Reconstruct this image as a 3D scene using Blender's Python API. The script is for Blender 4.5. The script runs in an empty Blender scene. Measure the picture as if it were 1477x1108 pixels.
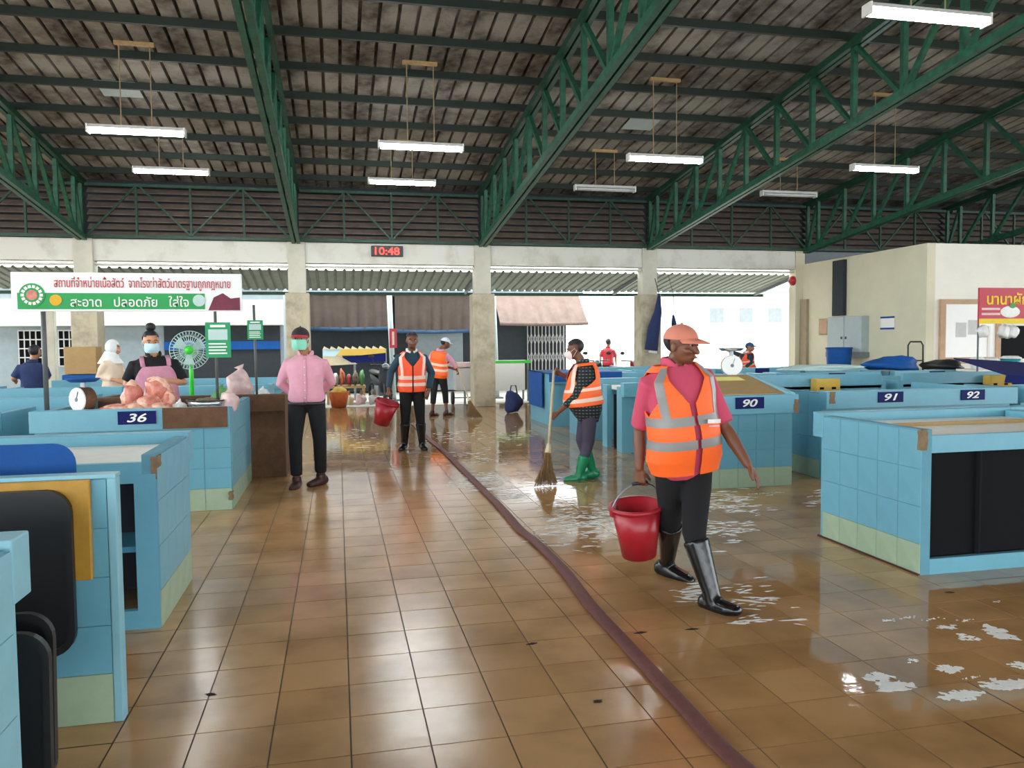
import bpy, bmesh, math, random
from mathutils import Vector, Matrix
random.seed(7)
PI = math.pi
V = Vector
scene = bpy.context.scene
C = bpy.context.collection

# ------------------------------------------------------------------ camera
F, CX, CY, H = 1130.0, 738.5, 554.0, 1.5
def _dir(x, y): return V(((x - CX) / F, -(y - CY) / F, -1.0))
vy = _dir(487, 497).normalized()
vx = _dir(5815, 448); vx = (vx - vy * vx.dot(vy)).normalized()
vz = vx.cross(vy)
W2C = Matrix((vx, vy, vz))                     # world = W2C @ cam
cam_d = bpy.data.cameras.new('camera'); cam = bpy.data.objects.new('camera', cam_d); C.objects.link(cam)
cam_d.sensor_width = 36.0; cam_d.sensor_fit = 'HORIZONTAL'; cam_d.lens = F * 36.0 / 1477.0
cam_d.clip_start = 0.05; cam_d.clip_end = 400
cam.matrix_world = Matrix.Translation((0, 0, H)) @ W2C.to_4x4()
scene.camera = cam
def ray(x, y): return W2C @ _dir(x, y)
def G(x, y, z=0.0):
    r = ray(x, y); return V((0, 0, H)) + r * ((z - H) / r.z)
def PY(x, y, Y):
    r = ray(x, y); return V((0, 0, H)) + r * (Y / r.y)
def PX(x, y, X):
    r = ray(x, y); return V((0, 0, H)) + r * (X / r.x)

# ------------------------------------------------------------------ sky and exposure
world = bpy.data.worlds.new('overcast_sky'); scene.world = world; world.use_nodes = True
bg = world.node_tree.nodes['Background']
bg.inputs[0].default_value = (0.90, 0.96, 1.0, 1); bg.inputs[1].default_value = 4.2
scene.view_settings.view_transform = 'Standard'; scene.view_settings.look = 'None'
scene.view_settings.gamma = 1.0; scene.view_settings.use_curve_mapping = False
scene.view_settings.exposure = 0.75

# ------------------------------------------------------------------ materials
def lin(c):
    if isinstance(c, str):
        c = c.lstrip('#'); c = [int(c[i:i + 2], 16) / 255 for i in (0, 2, 4)]
    return tuple(((v / 12.92) if v <= 0.04045 else ((v + 0.055) / 1.055) ** 2.4) for v in c)
MATS = {}
def mat(name, col, rough=0.55, var=0.12, scale=6.0, bump=0.0, bscale=60.0, metal=0.0, spec=0.5, col2=None, thr=None, emit=None, es=0.0, alpha=1.0, trans=0.0):
    """principled surface with a noise driven second tone (dirt, fading) and optional fine relief"""
    if name in MATS: return MATS[name]
    m = bpy.data.materials.new(name); m.use_nodes = True; MATS[name] = m
    nt = m.node_tree; N = nt.nodes; L = nt.links; b = N['Principled BSDF']
    c = lin(col); c2 = lin(col2) if col2 else tuple(v * (1 - var) for v in c)
    tc = N.new('ShaderNodeTexCoord'); nz = N.new('ShaderNodeTexNoise'); nz.inputs['Scale'].default_value = scale
    nz.inputs['Detail'].default_value = 6; nz.inputs['Roughness'].default_value = 0.65
    L.new(tc.outputs['Object'], nz.inputs['Vector'])
    cr = N.new('ShaderNodeValToRGB')
    lo, hi = thr if thr else (0.35, 0.7)
    cr.color_ramp.elements[0].position = lo; cr.color_ramp.elements[1].position = hi
    cr.color_ramp.elements[0].color = (*c, 1); cr.color_ramp.elements[1].color = (*c2, 1)
    L.new(nz.outputs['Fac'], cr.inputs['Fac']); L.new(cr.outputs['Color'], b.inputs['Base Color'])
    b.inputs['Roughness'].default_value = rough; b.inputs['Metallic'].default_value = metal
    b.inputs['Specular IOR Level'].default_value = spec; b.inputs['Alpha'].default_value = alpha
    b.inputs['Transmission Weight'].default_value = trans
    if bump:
        n2 = N.new('ShaderNodeTexNoise'); n2.inputs['Scale'].default_value = bscale; n2.inputs['Detail'].default_value = 4
        L.new(tc.outputs['Object'], n2.inputs['Vector'])
        bp = N.new('ShaderNodeBump'); bp.inputs['Strength'].default_value = bump; bp.inputs['Distance'].default_value = 0.02
        L.new(n2.outputs['Fac'], bp.inputs['Height']); L.new(bp.outputs['Normal'], b.inputs['Normal'])
    if emit:
        b.inputs['Emission Color'].default_value = (*lin(emit), 1); b.inputs['Emission Strength'].default_value = es
    return m

def floor_tile_mat():
    m = bpy.data.materials.new('glazed_floor_tile'); m.use_nodes = True; MATS['tile'] = m
    nt = m.node_tree; N = nt.nodes; L = nt.links; b = N['Principled BSDF']
    geo = N.new('ShaderNodeNewGeometry')
    # one tone per tile
    mp = N.new('ShaderNodeVectorMath'); mp.operation = 'SUBTRACT'; mp.inputs[1].default_value = (0.312, 2.55, 0)
    dv = N.new('ShaderNodeVectorMath'); dv.operation = 'DIVIDE'; dv.inputs[1].default_value = (TPX, TPY, 1000)
    fl = N.new('ShaderNodeVectorMath'); fl.operation = 'FLOOR'
    wn = N.new('ShaderNodeTexWhiteNoise')
    L.new(geo.outputs['Position'], mp.inputs[0]); L.new(mp.outputs[0], dv.inputs[0]); L.new(dv.outputs[0], fl.inputs[0]); L.new(fl.outputs[0], wn.inputs['Vector'])
    r1 = N.new('ShaderNodeValToRGB')
    r1.color_ramp.elements[0].color = (*lin('#b98d5c'), 1); r1.color_ramp.elements[1].color = (*lin('#c99e6e'), 1)
    L.new(wn.outputs['Value'], r1.inputs['Fac'])
    # grime
    nz = N.new('ShaderNodeTexNoise'); nz.inputs['Scale'].default_value = 2.3; nz.inputs['Detail'].default_value = 7
    L.new(geo.outputs['Position'], nz.inputs['Vector'])
    r2 = N.new('ShaderNodeValToRGB'); r2.color_ramp.elements[0].position = 0.42; r2.color_ramp.elements[1].position = 0.75
    r2.color_ramp.elements[0].color = (1, 1, 1, 1); r2.color_ramp.elements[1].color = (0.62, 0.60, 0.56, 1)
    L.new(nz.outputs['Fac'], r2.inputs['Fac'])
    mx = N.new('ShaderNodeMix'); mx.data_type = 'RGBA'; mx.blend_type = 'MULTIPLY'; mx.inputs['Factor'].default_value = 1
    L.new(r1.outputs['Color'], mx.inputs['A']); L.new(r2.outputs['Color'], mx.inputs['B'])
    # wet zone: right of the hose and the far end of the aisle
    sp = N.new('ShaderNodeSeparateXYZ'); L.new(geo.outputs['Position'], sp.inputs[0])
    nw = N.new('ShaderNodeTexNoise'); nw.inputs['Scale'].default_value = 0.8; nw.inputs['Detail'].default_value = 5
    L.new(geo.outputs['Position'], nw.inputs['Vector'])
    ax = N.new('ShaderNodeMapRange'); ax.inputs['From Min'].default_value = 0.9; ax.inputs['From Max'].default_value = 2.0
    L.new(sp.outputs['X'], ax.inputs['Value'])
    ay = N.new('ShaderNodeMapRange'); ay.inputs['From Min'].default_value = 7.5; ay.inputs['From Max'].default_value = 10.5
    L.new(sp.outputs['Y'], ay.inputs['Value'])
    mxm = N.new('ShaderNodeMath'); mxm.operation = 'MAXIMUM'; L.new(ax.outputs[0], mxm.inputs[0]); L.new(ay.outputs[0], mxm.inputs[1])
    ad = N.new('ShaderNodeMath'); ad.operation = 'ADD'; L.new(mxm.outputs[0], ad.inputs[0]); L.new(nw.outputs['Fac'], ad.inputs[1])
    wet = N.new('ShaderNodeMapRange'); wet.inputs['From Min'].default_value = 0.95; wet.inputs['From Max'].default_value = 1.35
    L.new(ad.outputs[0], wet.inputs['Value'])
    dk = N.new('ShaderNodeMix'); dk.data_type = 'RGBA'; dk.blend_type = 'MULTIPLY'
    dk.inputs['B'].default_value = (0.90, 0.88, 0.84, 1)
    L.new(wet.outputs[0], dk.inputs['Factor']); L.new(mx.outputs['Result'], dk.inputs['A'])
    L.new(dk.outputs['Result'], b.inputs['Base Color'])
    rr = N.new('ShaderNodeMapRange'); rr.inputs['To Min'].default_value = 0.21; rr.inputs['To Max'].default_value = 0.06
    L.new(wet.outputs[0], rr.inputs['Value']); L.new(rr.outputs[0], b.inputs['Roughness'])
    n3 = N.new('ShaderNodeTexNoise'); n3.inputs['Scale'].default_value = 9; n3.inputs['Detail'].default_value = 3
    L.new(geo.outputs['Position'], n3.inputs['Vector'])
    bp = N.new('ShaderNodeBump'); bp.inputs['Strength'].default_value = 0.06; bp.inputs['Distance'].default_value = 0.02
    L.new(n3.outputs['Fac'], bp.inputs['Height']); L.new(bp.outputs['Normal'], b.inputs['Normal'])
    return m
TPX, TPY = 0.2935, 0.302

def M(k): return MATS[k]
mat('grout', '#5d4a30', 0.7)
mat('concrete', '#b5b2a6', 0.8, 0.2, 0.6)
mat('blue', '#6aa9bd', 0.38, 0.10, 5, 0.05, 40)
mat('blue_pale', '#86bccb', 0.4, 0.12, 5, 0.05, 40)
mat('blue_in', '#4a8fa8', 0.5, 0.35, 4)
mat('green_tile', '#a2b89c', 0.4, 0.18, 5, 0.05, 40)
mat('joint', '#5f98aa', 0.8)
mat('marble', '#e6e3d8', 0.45, 0.12, 9)
mat('dark', '#0d0f13', 0.8, spec=0.15)
mat('black', '#1b1c1f', 0.45, 0.2)
mat('rust_brown', '#6a4a30', 0.8, 0.4, 11, 0.3, 50)
mat('chip', '#8a7256', 0.9, 0.3, 30, 0.3, 90)
mat('tan', '#a5834c', 0.5, 0.15, 8)
mat('yellow_board', '#bb8c2c', 0.5, 0.2, 14)
mat('blue_sheet', '#0a4f96', 0.6, 0.2, 8, 0.08, 20, spec=0.25)
mat('navy', '#06175c', 0.6, 0.15, spec=0.2)
mat('navy_cloth', '#27345e', 0.9, 0.25, 12, 0.3, 30)
mat('white_paint', '#e6e4da', 0.6, 0.10, 3)
mat('column_paint', '#cdc9b8', 0.7, 0.22, 2.2)
mat('column_tile', '#b9ae94', 0.5, 0.35, 2.0, col2='#6a5c40', thr=(0.45, 0.8))
mat('beam_paint', '#d8d6cb', 0.7, 0.2, 1.6, col2='#a79f8c', thr=(0.5, 0.85))
mat('wall_beige', '#d8d2b6', 0.75, 0.08, 2)
mat('wall_beige_lit', '#ece8dc', 0.75, 0.06, 2)  # lighter copy of the beige, daylight on the front put into the colour
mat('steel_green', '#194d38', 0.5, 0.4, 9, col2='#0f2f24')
mat('steel_green_lit', '#226148', 0.5, 0.4, 9, col2='#153d2e')  # lighter copy of steel_green, the lit look is in the colour
mat('steel_dark', '#16281f', 0.6, 0.4, 9)
mat('roof', '#98938b', 0.9, 0, 1.1, 0.15, 30, col2='#453c34', thr=(0.47, 0.66))
mat('roof_ridge', '#2a2724', 0.9, 0.3, 3)
mat('louver', '#85766a', 0.8, 0.35, 5)
mat('lamp_white', '#e8e8e4', 0.4)
mat('tube', '#ffffff', 0.4, emit='#f4fbff', es=45.0)
mat('tube_off', '#cfd3d2', 0.3)
mat('wood', '#b5945f', 0.6, 0.3, 12)
mat('rod', '#a08a66', 0.6)
mat('metal', '#8b9094', 0.35, 0.2, metal=0.8)
mat('metal_grey', '#747a7d', 0.5, 0.2)
mat('pole', '#585c5c', 0.5, 0.2)
mat('red', '#b3202a', 0.4, 0.15)
mat('bucket_red', '#a91d2b', 0.35, 0.12)
mat('hose', '#703c36', 0.65, 0.25, 30, 0.15, 120)
mat('orange', '#ff6a22', 0.6, 0.10, 6, 0.15, 18)
mat('orange2', '#ff5a2c', 0.6, 0.10, 6, 0.15, 18)
mat('reflect', '#b9b8b4', 0.35, 0.1)
mat('reflect_grey', '#8d8b8a', 0.4, 0.15)
mat('reflect_pale', '#f0cdbb', 0.4, 0.1)
mat('skin_dark', '#74462f', 0.5, 0.15, 12)
mat('skin_mid', '#a5704e', 0.5, 0.12, 12)
mat('skin_light', '#c48a66', 0.5, 0.1, 12)
mat('lip', '#7a3f38', 0.5)
mat('eye_white', '#a89e92', 0.3)
mat('hair', '#15131a', 0.55, 0.2, 30, 0.2, 120)
mat('pink_polo', '#c94a66', 0.85, 0.12, 8, 0.2, 22)
mat('pink_shirt', '#e0a0b2', 0.8, 0.12, 8, 0.25, 16)
mat('black_cloth', '#0e0e11', 0.9, 0.2, 8, 0.2, 16)
mat('charcoal', '#18181c', 0.9, 0.2, 8, 0.25, 16)
mat('grey_purple', '#494354', 0.85, 0.2, 8, 0.25, 16)
mat('teal_shirt', '#24404f', 0.85, 0.2, 8, 0.2, 16)
mat('boot_black', '#141518', 0.22, 0.2)
mat('boot_green', '#0d8a5c', 0.3, 0.15)
mat('shoe_brown', '#43201f', 0.4, 0.2)
mat('cap_salmon', '#d3806a', 0.8, 0.12)
mat('cap_dark', '#2a2024', 0.8)
mat('cap_red', '#b03040', 0.8)
mat('cap_white', '#d2d9e2', 0.8)
mat('cap_blue', '#27557f', 0.8)
mat('mask_green', '#8fe0c4', 0.8, 0.06)
mat('mask_blue', '#bfdde8', 0.8, 0.06)
mat('mask_pink', '#e3cfc9', 0.8, 0.06)
mat('apron_pink', '#c98aa0', 0.85, 0.2, 14, 0.25, 20)
mat('cream_cloth', '#e6cdb4', 0.85, 0.12)
mat('meat', '#d8907c', 0.35, 0.3, 16, 0.3, 30, col2='#b85c4e')
mat('meat_fat', '#ecc4aa', 0.35, 0.3, 16, 0.3, 30, col2='#d4947c')
mat('bag', '#e6e6e2', 0.3, 0.15, 14, 0.4, 22)
mat('bag_pink', '#dcbcb8', 0.3, 0.25, 14, 0.4, 22)
mat('leaf', '#5d9a52', 0.6, 0.3, 14)
mat('fan_green', '#3fcf3a', 0.4)
mat('fan_guard', '#b9d2cd', 0.4)
mat('green_card', '#1d9a62', 0.6, 0.1)
mat('banner_green', '#12994a', 0.5, 0.05)
mat('banner_white', '#eef1ef', 0.55, 0.04)
mat('text_red', '#c24a52', 0.6)
mat('text_white', '#f2f4ee', 0.6)
mat('text_yellow', '#f0d020', 0.6)
mat('banner_red', '#c01f38', 0.5, 0.08)
mat('orange_dot', '#e0b020', 0.6)
mat('maroon', '#7c2a44', 0.6, 0.4, 12)
mat('led', '#300808', 0.4, emit='#ff2a1c', es=4.0)
mat('awning_green', '#959e94', 0.7, 0.3, 3)
mat('tarp_brown', '#51443c', 0.85, 0.3, 3, 0.3, 8)
mat('tarp_light', '#7d6a5f', 0.85, 0.3, 3, 0.3, 8)
mat('tarp_blue', '#2a4a68', 0.8, 0.3, 4)
mat('shop_dark', '#2b3136', 0.8, 0.3)
mat('shop_grey', '#8d989c', 0.7, 0.15)
mat('canvas_yellow', '#d6b050', 0.8, 0.1)
mat('canvas_cream', '#d8cba8', 0.8, 0.1)
mat('goods_orange', '#c0602c', 0.7, 0.3, 10)
mat('goods_red', '#a03030', 0.7, 0.3, 10)
mat('goods_mixed', '#8c6a5a', 0.7, 0, 14, col2='#3c5a4a', thr=(0.45, 0.55))
mat('straw', '#8a6c46', 0.9, 0.4, 40, 0.4, 160)
mat('bamboo', '#c8b78c', 0.6, 0.2, 20)
mat('foam', '#f1efe8', 0.5, 0.08, 20, 0.3, 90)
mat('teal', '#1f8a96', 0.4)
mat('panel_grey', '#a7b4b4', 0.5, 0.1)
mat('board_white', '#f2f1ec', 0.4, 0.03)
mat('frame_wood', '#c09a78', 0.6, 0.2)
mat('paper_yellow', '#e6dc7a', 0.7, 0.05)
mat('door_wood', '#a3957a', 0.6, 0.15)
mat('rubber', '#17171a', 0.7)
mat('steel_bowl', '#c2c6c6', 0.25, 0.1, metal=0.9)
mat('leaf_litter', '#2a2018', 0.9)
def check_mat():
    m = bpy.data.materials.new('black_check_cloth'); m.use_nodes = True; MATS['check'] = m
    nt = m.node_tree; N = nt.nodes; L = nt.links; b = N['Principled BSDF']
    tc = N.new('ShaderNodeTexCoord'); s = N.new('ShaderNodeSeparateXYZ'); L.new(tc.outputs['Object'], s.inputs[0])
    outs = []
    for k, sc in (('Z', 180.0), ('X', 170.0), ('Y', 170.0)):
        w = N.new('ShaderNodeMath'); w.operation = 'MULTIPLY'; w.inputs[1].default_value = sc; L.new(s.outputs[k], w.inputs[0])
        q = N.new('ShaderNodeMath'); q.operation = 'SINE'; L.new(w.outputs[0], q.inputs[0]); outs.append(q)
    g = N.new('ShaderNodeMath'); g.operation = 'GREATER_THAN'; g.inputs[1].default_value = 0.72; L.new(outs[0].outputs[0], g.inputs[0])
    h = N.new('ShaderNodeMath'); h.operation = 'GREATER_THAN'; h.inputs[1].default_value = -0.2; L.new(outs[1].outputs[0], h.inputs[0])
    a = N.new('ShaderNodeMath'); a.operation = 'MULTIPLY'; L.new(g.outputs[0], a.inputs[0]); L.new(h.outputs[0], a.inputs[1])
    mx = N.new('ShaderNodeMix'); mx.data_type = 'RGBA'; mx.inputs['A'].default_value = (*lin('#1a1d20'), 1); mx.inputs['B'].default_value = (*lin('#6c7774'), 1)
    L.new(a.outputs[0], mx.inputs['Factor']); L.new(mx.outputs['Result'], b.inputs['Base Color']); b.inputs['Roughness'].default_value = 0.85
check_mat(); floor_tile_mat()

# ------------------------------------------------------------------ mesh helpers
class MB:
    def __init__(s): s.v = []; s.f = []
    def add(s, vs, fs):
        o = len(s.v); s.v += [tuple(p) for p in vs]; s.f += [tuple(i + o for i in f) for f in fs]; return s
    def box(s, x0, x1, y0, y1, z0, z1):
        if x0 > x1: x0, x1 = x1, x0
        if y0 > y1: y0, y1 = y1, y0
        if z0 > z1: z0, z1 = z1, z0
        return s.add([(x0, y0, z0), (x1, y0, z0), (x1, y1, z0), (x0, y1, z0), (x0, y0, z1), (x1, y0, z1), (x1, y1, z1), (x0, y1, z1)],
                     [(0, 3, 2, 1), (4, 5, 6, 7), (0, 1, 5, 4), (1, 2, 6, 5), (2, 3, 7, 6), (3, 0, 4, 7)])
    def prism(s, poly, axis, a, b):
        """poly in the two other axes, extruded along axis from a to b"""
        n = len(poly); vs = []
        for t in (a, b):
            for (p, q) in poly:
                vs.append({'x': (t, p, q), 'y': (p, t, q), 'z': (p, q, t)}[axis])
        fs = [tuple(range(n)), tuple(range(2 * n - 1, n - 1, -1))] + [(i, n + i, n + (i + 1) % n, (i + 1) % n) for i in range(n)]
        return s.add(vs, fs)
    def bar(s, p, q, w, h=None, up=(0, 0, 1)):
        p, q = V(p), V(q); h = h or w; d = (q - p).normalized(); u = V(up)
        if abs(d.dot(u)) > 0.95: u = V((1, 0, 0)) if abs(d.x) < 0.9 else V((0, 1, 0))
        r = d.cross(u).normalized(); u = r.cross(d)
        vs = [e + r * a * w / 2 + u * b * h / 2 for e in (p, q) for a, b in ((-1, -1), (1, -1), (1, 1), (-1, 1))]
        return s.add(vs, [(0, 1, 2, 3), (7, 6, 5, 4), (0, 4, 5, 1), (1, 5, 6, 2), (2, 6, 7, 3), (3, 7, 4, 0)])
    def tube(s, pts, rad, n=12, flat=None, side=None, caps=True, round_=0):
        """loft along pts; rad a number, list, or list of (rw, rd); side = fixed width direction"""
        pts = [V(p) for p in pts]; m = len(pts)
        if not isinstance(rad, (list, tuple)): rad = [rad] * m
        rad = [(r, r) if not isinstance(r, (tuple, list)) else r for r in rad]
        if round_:
            d0 = (pts[0] - pts[1]).normalized(); d1 = (pts[-1] - pts[-2]).normalized()
            a = rad[0]; b = rad[-1]; pre = []; post = []
            for k in (0.35, 0.75, 0.95):
                c = math.sqrt(1 - k * k)
                pre.insert(0, (pts[0] + d0 * min(a) * k * round_, (a[0] * c, a[1] * c))); post.append((pts[-1] + d1 * min(b) * k * round_, (b[0] * c, b[1] * c)))
            pts = [p for p, _ in pre] + pts + [p for p, _ in post]; rad = [r for _, r in pre] + list(rad) + [r for _, r in post]; m = len(pts)
        vs = []; prev = None
        for i, p in enumerate(pts):
            t = (pts[min(i + 1, m - 1)] - pts[max(i - 1, 0)]).normalized()
            if side is not None: r = V(side)
            elif prev is None: r = V((1, 0, 0)) if abs(t.x) < 0.8 else V((0, 1, 0))
            else: r = prev
            r = (r - t * r.dot(t)).normalized(); prev = r; u = t.cross(r)
            for k in range(n):
                a = 2 * PI * k / n; vs.append(p + r * math.cos(a) * rad[i][0] + u * math.sin(a) * rad[i][1])
        fs = [(i * n + k, i * n + (k + 1) % n, (i + 1) * n + (k + 1) % n, (i + 1) * n + k) for i in range(m - 1) for k in range(n)]
        if caps: fs += [tuple(range(n - 1, -1, -1)), tuple((m - 1) * n + k for k in range(n))]
        return s.add(vs, fs)
    def lathe(s, prof, c=(0, 0, 0), n=24, axis='z'):
        vs = []; m = len(prof)
        for (r, z) in prof:
            for k in range(n):
                a = 2 * PI * k / n; x, y = r * math.cos(a), r * math.sin(a)
                vs.append({'z': (c[0] + x, c[1] + y, c[2] + z), 'y': (c[0] + x, c[1] + z, c[2] + y), 'x': (c[0] + z, c[1] + x, c[2] + y)}[axis])
        fs = [(i * n + k, i * n + (k + 1) % n, (i + 1) * n + (k + 1) % n, (i + 1) * n + k) for i in range(m - 1) for k in range(n)]
        if prof[0][0] > 1e-6: fs.append(tuple(range(n - 1, -1, -1)))
        if prof[-1][0] > 1e-6: fs.append(tuple((m - 1) * n + k for k in range(n)))
        return s.add(vs, fs)
    def lathe_open(s, prof, c=(0, 0, 0), n=28):
        vs = []; m = len(prof)
        for (r, z) in prof:
            for k in range(n):
                a = 2 * PI * k / n; vs.append((c[0] + r * math.cos(a), c[1] + r * math.sin(a), c[2] + z))
        return s.add(vs, [(i * n + k, i * n + (k + 1) % n, (i + 1) * n + (k + 1) % n, (i + 1) * n + k) for i in range(m - 1) for k in range(n)])
    def ball(s, c, r, n=14, rot=None):
        if not isinstance(r, (tuple, list)): r = (r, r, r)
        vs = [(0, 0, -1)]; h = n // 2
        for i in range(1, h):
            a = -PI / 2 + PI * i / h
            for k in range(n): vs.append((math.cos(a) * math.cos(2 * PI * k / n), math.cos(a) * math.sin(2 * PI * k / n), math.sin(a)))
        vs.append((0, 0, 1)); fs = []; top = len(vs) - 1
        for k in range(n): fs.append((0, 1 + (k + 1) % n, 1 + k)); fs.append((top, top - n + k, top - n + (k + 1) % n))
        for i in range(h - 2):
            for k in range(n): a = 1 + i * n; fs.append((a + k, a + (k + 1) % n, a + n + (k + 1) % n, a + n + k))
        R = rot if rot is not None else Matrix.Identity(3)
        return s.add([V(c) + R @ V((p[0] * r[0], p[1] * r[1], p[2] * r[2])) for p in vs], fs)
    def mesh(s, name, smooth=False, bevel=0.0, fix=True):
        me = bpy.data.meshes.new(name); me.from_pydata(s.v, [], s.f); me.update()
        if fix or bevel:
            bm = bmesh.new(); bm.from_mesh(me)
            if bevel: bmesh.ops.bevel(bm, geom=bm.edges[:], offset=bevel, segments=2, affect='EDGES', profile=0.5)
            bmesh.ops.recalc_face_normals(bm, faces=bm.faces[:]); bm.to_mesh(me); bm.free()
        if smooth:
            me.polygons.foreach_set('use_smooth', [True] * len(me.polygons))
        return me
def link(name, me, m, parent=None, loc=None, rot=None, label=None):
    o = bpy.data.objects.new(name, me); C.objects.link(o)
    if m is not None and not me.materials: me.materials.append(M(m) if isinstance(m, str) else m)
    if parent is not None: o.parent = parent
    if loc is not None: o.location = loc
    if rot is not None: o.rotation_euler = rot
    if label: o['label'] = label
    return o
def part(name, mb, m, parent=None, smooth=False, bevel=0.0, **k): return link(name, mb.mesh(name, smooth, bevel), m, parent, **k)
def tag(o, label=None, cat=None, group=None, kind=None):
    if label: o['label'] = label
    if cat: o['category'] = cat
    if group: o['group'] = group
    if kind: o['kind'] = kind
    return o
def root(name, label, cat, loc=(0, 0, 0), rz=0.0, group=None, kind=None):
    o = bpy.data.objects.new(name, None); C.objects.link(o); o.location = loc; o.rotation_euler = (0, 0, rz); o.empty_display_size = 0.1
    return tag(o, label, cat, group, kind)
def text_mesh(s, size, ext=0.001, align='CENTER', shear=0.0, bold=0.0):
    cu = bpy.data.curves.new('writing', 'FONT'); cu.body = s; cu.size = size; cu.extrude = ext; cu.align_x = align; cu.align_y = 'CENTER'; cu.shear = shear; cu.offset = bold
    o = bpy.data.objects.new('writing', cu); C.objects.link(o)
    dg = bpy.context.evaluated_depsgraph_get(); me = bpy.data.meshes.new_from_object(o.evaluated_get(dg)); me.materials.clear()
    bpy.data.objects.remove(o); return me
def fit_text(s, w, h, m, parent, loc, name='lettering', rot=(PI / 2, 0, 0), shear=0.0, bold=0.0):
    me = text_mesh(s, 1.0, 0.002, shear=shear, bold=bold)
    if not me.vertices: return None
    xs = [v.co.x for v in me.vertices]; ys = [v.co.y for v in me.vertices]
    cx, cy = (max(xs) + min(xs)) / 2, (max(ys) + min(ys)) / 2; sx = w / max(1e-4, max(xs) - min(xs)); sy = h / max(1e-4, max(ys) - min(ys))
    for v in me.vertices: v.co.x = (v.co.x - cx) * sx; v.co.y = (v.co.y - cy) * sy
    return tag(link(name, me, m, parent, loc, rot), kind='stuff')

# ------------------------------------------------------------------ floor
ZG = -0.003
fl = part('floor', MB().box(-18, 22, -14, 19.2, -0.2, ZG), 'grout'); tag(fl, 'brown glazed tile market floor, wet and soapy on the right', None, None, 'structure')
X0, Y0 = 0.312, 2.55
gx, gy = TPX / 2 - 0.003, TPY / 2 - 0.003
tile_me = MB().box(-gx, gx, -gy, gy, ZG, 0).mesh('floor_tile'); tile_me.materials.append(M('tile'))
cells = []
for i in range(int((-18 - X0) / TPX), int((22 - X0) / TPX)):
    for j in range(int((-14 - Y0) / TPY) + 1, int((19.2 - Y0) / TPY) - 1):
        x, y = X0 + (i + 0.5) * TPX, Y0 + (j + 0.5) * TPY
        d = x * 0.217 + y * 0.975; u = x * 0.975 - y * 0.217
        inview = d > 2.2 and abs(u) < d * 0.66
        hid = (x < -1.0 and y < 10) or (x > 3.75 and y > 4.2 and y < 10)
        cells.append(((0 if inview and not hid else 1, d), x, y))
cells.sort(key=lambda c: c[0])
for _, x, y in cells[:300]: link('floor_tile', tile_me, None, fl, (x, y, 0))
mb = MB()
for _, x, y in cells[300:]:
    if y < -6 or x < -12 or x > 16: continue
    mb.add([(x - gx, y - gy, 0), (x + gx, y - gy, 0), (x + gx, y + gy, 0), (x - gx, y + gy, 0)], [(0, 1, 2, 3)])
tag(link('floor_tiles', mb.mesh('floor_tiles', fix=False), 'tile', fl), kind='stuff')
gr = part('ground', MB().box(-60, 80, 19.2, 110, -0.25, -0.05), 'concrete'); tag(gr, 'pale concrete road outside the market hall', 'road', None, 'structure')
gr2 = part('ground', MB().box(-60, -18, -40, 19.2, -0.25, -0.05).box(22, 80, -40, 19.2, -0.25, -0.05).box(-18, 22, -40, -14, -0.25, -0.05), 'concrete'); tag(gr2, 'pale concrete yard around the market hall', 'road', None, 'structure')

# ------------------------------------------------------------------ roof
SL = 0.113
def zt(Y): return 5.35 + SL * (15 - Y)           # truss top chord axis
def zb(Y): return 3.80 + SL * (18.3 - Y)         # truss bottom chord axis
RIDGE = -1.0
cl = root('ceiling', 'underside of corrugated roof with peeling grey and brown paint', None, kind='structure')
PITCH, NR = 0.262, 5
SHW = PITCH * NR
PUR = [10.45 + 1.05 * k for k in range(-10, 9)]     # purlin lines
def roof_sheet_mesh(Y_far, Y_near):
    prof = []
    for k in range(NR):
        a = k * PITCH
        prof += [(a, 0), (a + PITCH - 0.052, 0), (a + PITCH - 0.050, 0.10), (a + PITCH - 0.004, 0.10)]
    prof.append((NR * PITCH, 0))
    L_ = Y_far - Y_near; b = MB()
    top = [(x, 0, z) for x, z in prof]; bot = [(x, -L_, z + SL * L_) for x, z in prof]
    n = len(prof); b.add(top + bot, [(i, i + 1, n + i + 1, n + i) for i in range(n - 1)])
    o = len(b.v); th = 0.008
    b.add([(x, y, z + th) for x, y, z in top + bot], [(i + 1, i, n + i, n + i + 1) for i in range(n - 1)])
    me = b.mesh('roof_sheet', fix=False); me.materials.append(M('roof')); return me
rows = [(PUR[i + 2] + 0.05, PUR[i]) for i in range(0, len(PUR) - 2, 2)]
for Yf, Yn in rows + [(19.6, PUR[-1])]:
    me = roof_sheet_mesh(Yf, Yn)
    for k in range(-9, 21):
        link('roof_sheet', me, None, cl, (-0.9 + k * SHW, Yf, zt(Yf) + 0.16))
# unseen slope behind the camera, lengthened to block light from behind
yr = PUR[0]
mb = MB()
mb.add([(-14, yr, zt(yr) + 0.16), (28, yr, zt(yr) + 0.16), (28, yr - 17, zt(yr) - 2.0), (-14, yr - 17, zt(yr) - 2.0)], [(0, 1, 2, 3)])
link('unseen_slope', mb.mesh('unseen_slope'), 'roof', cl)
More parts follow.
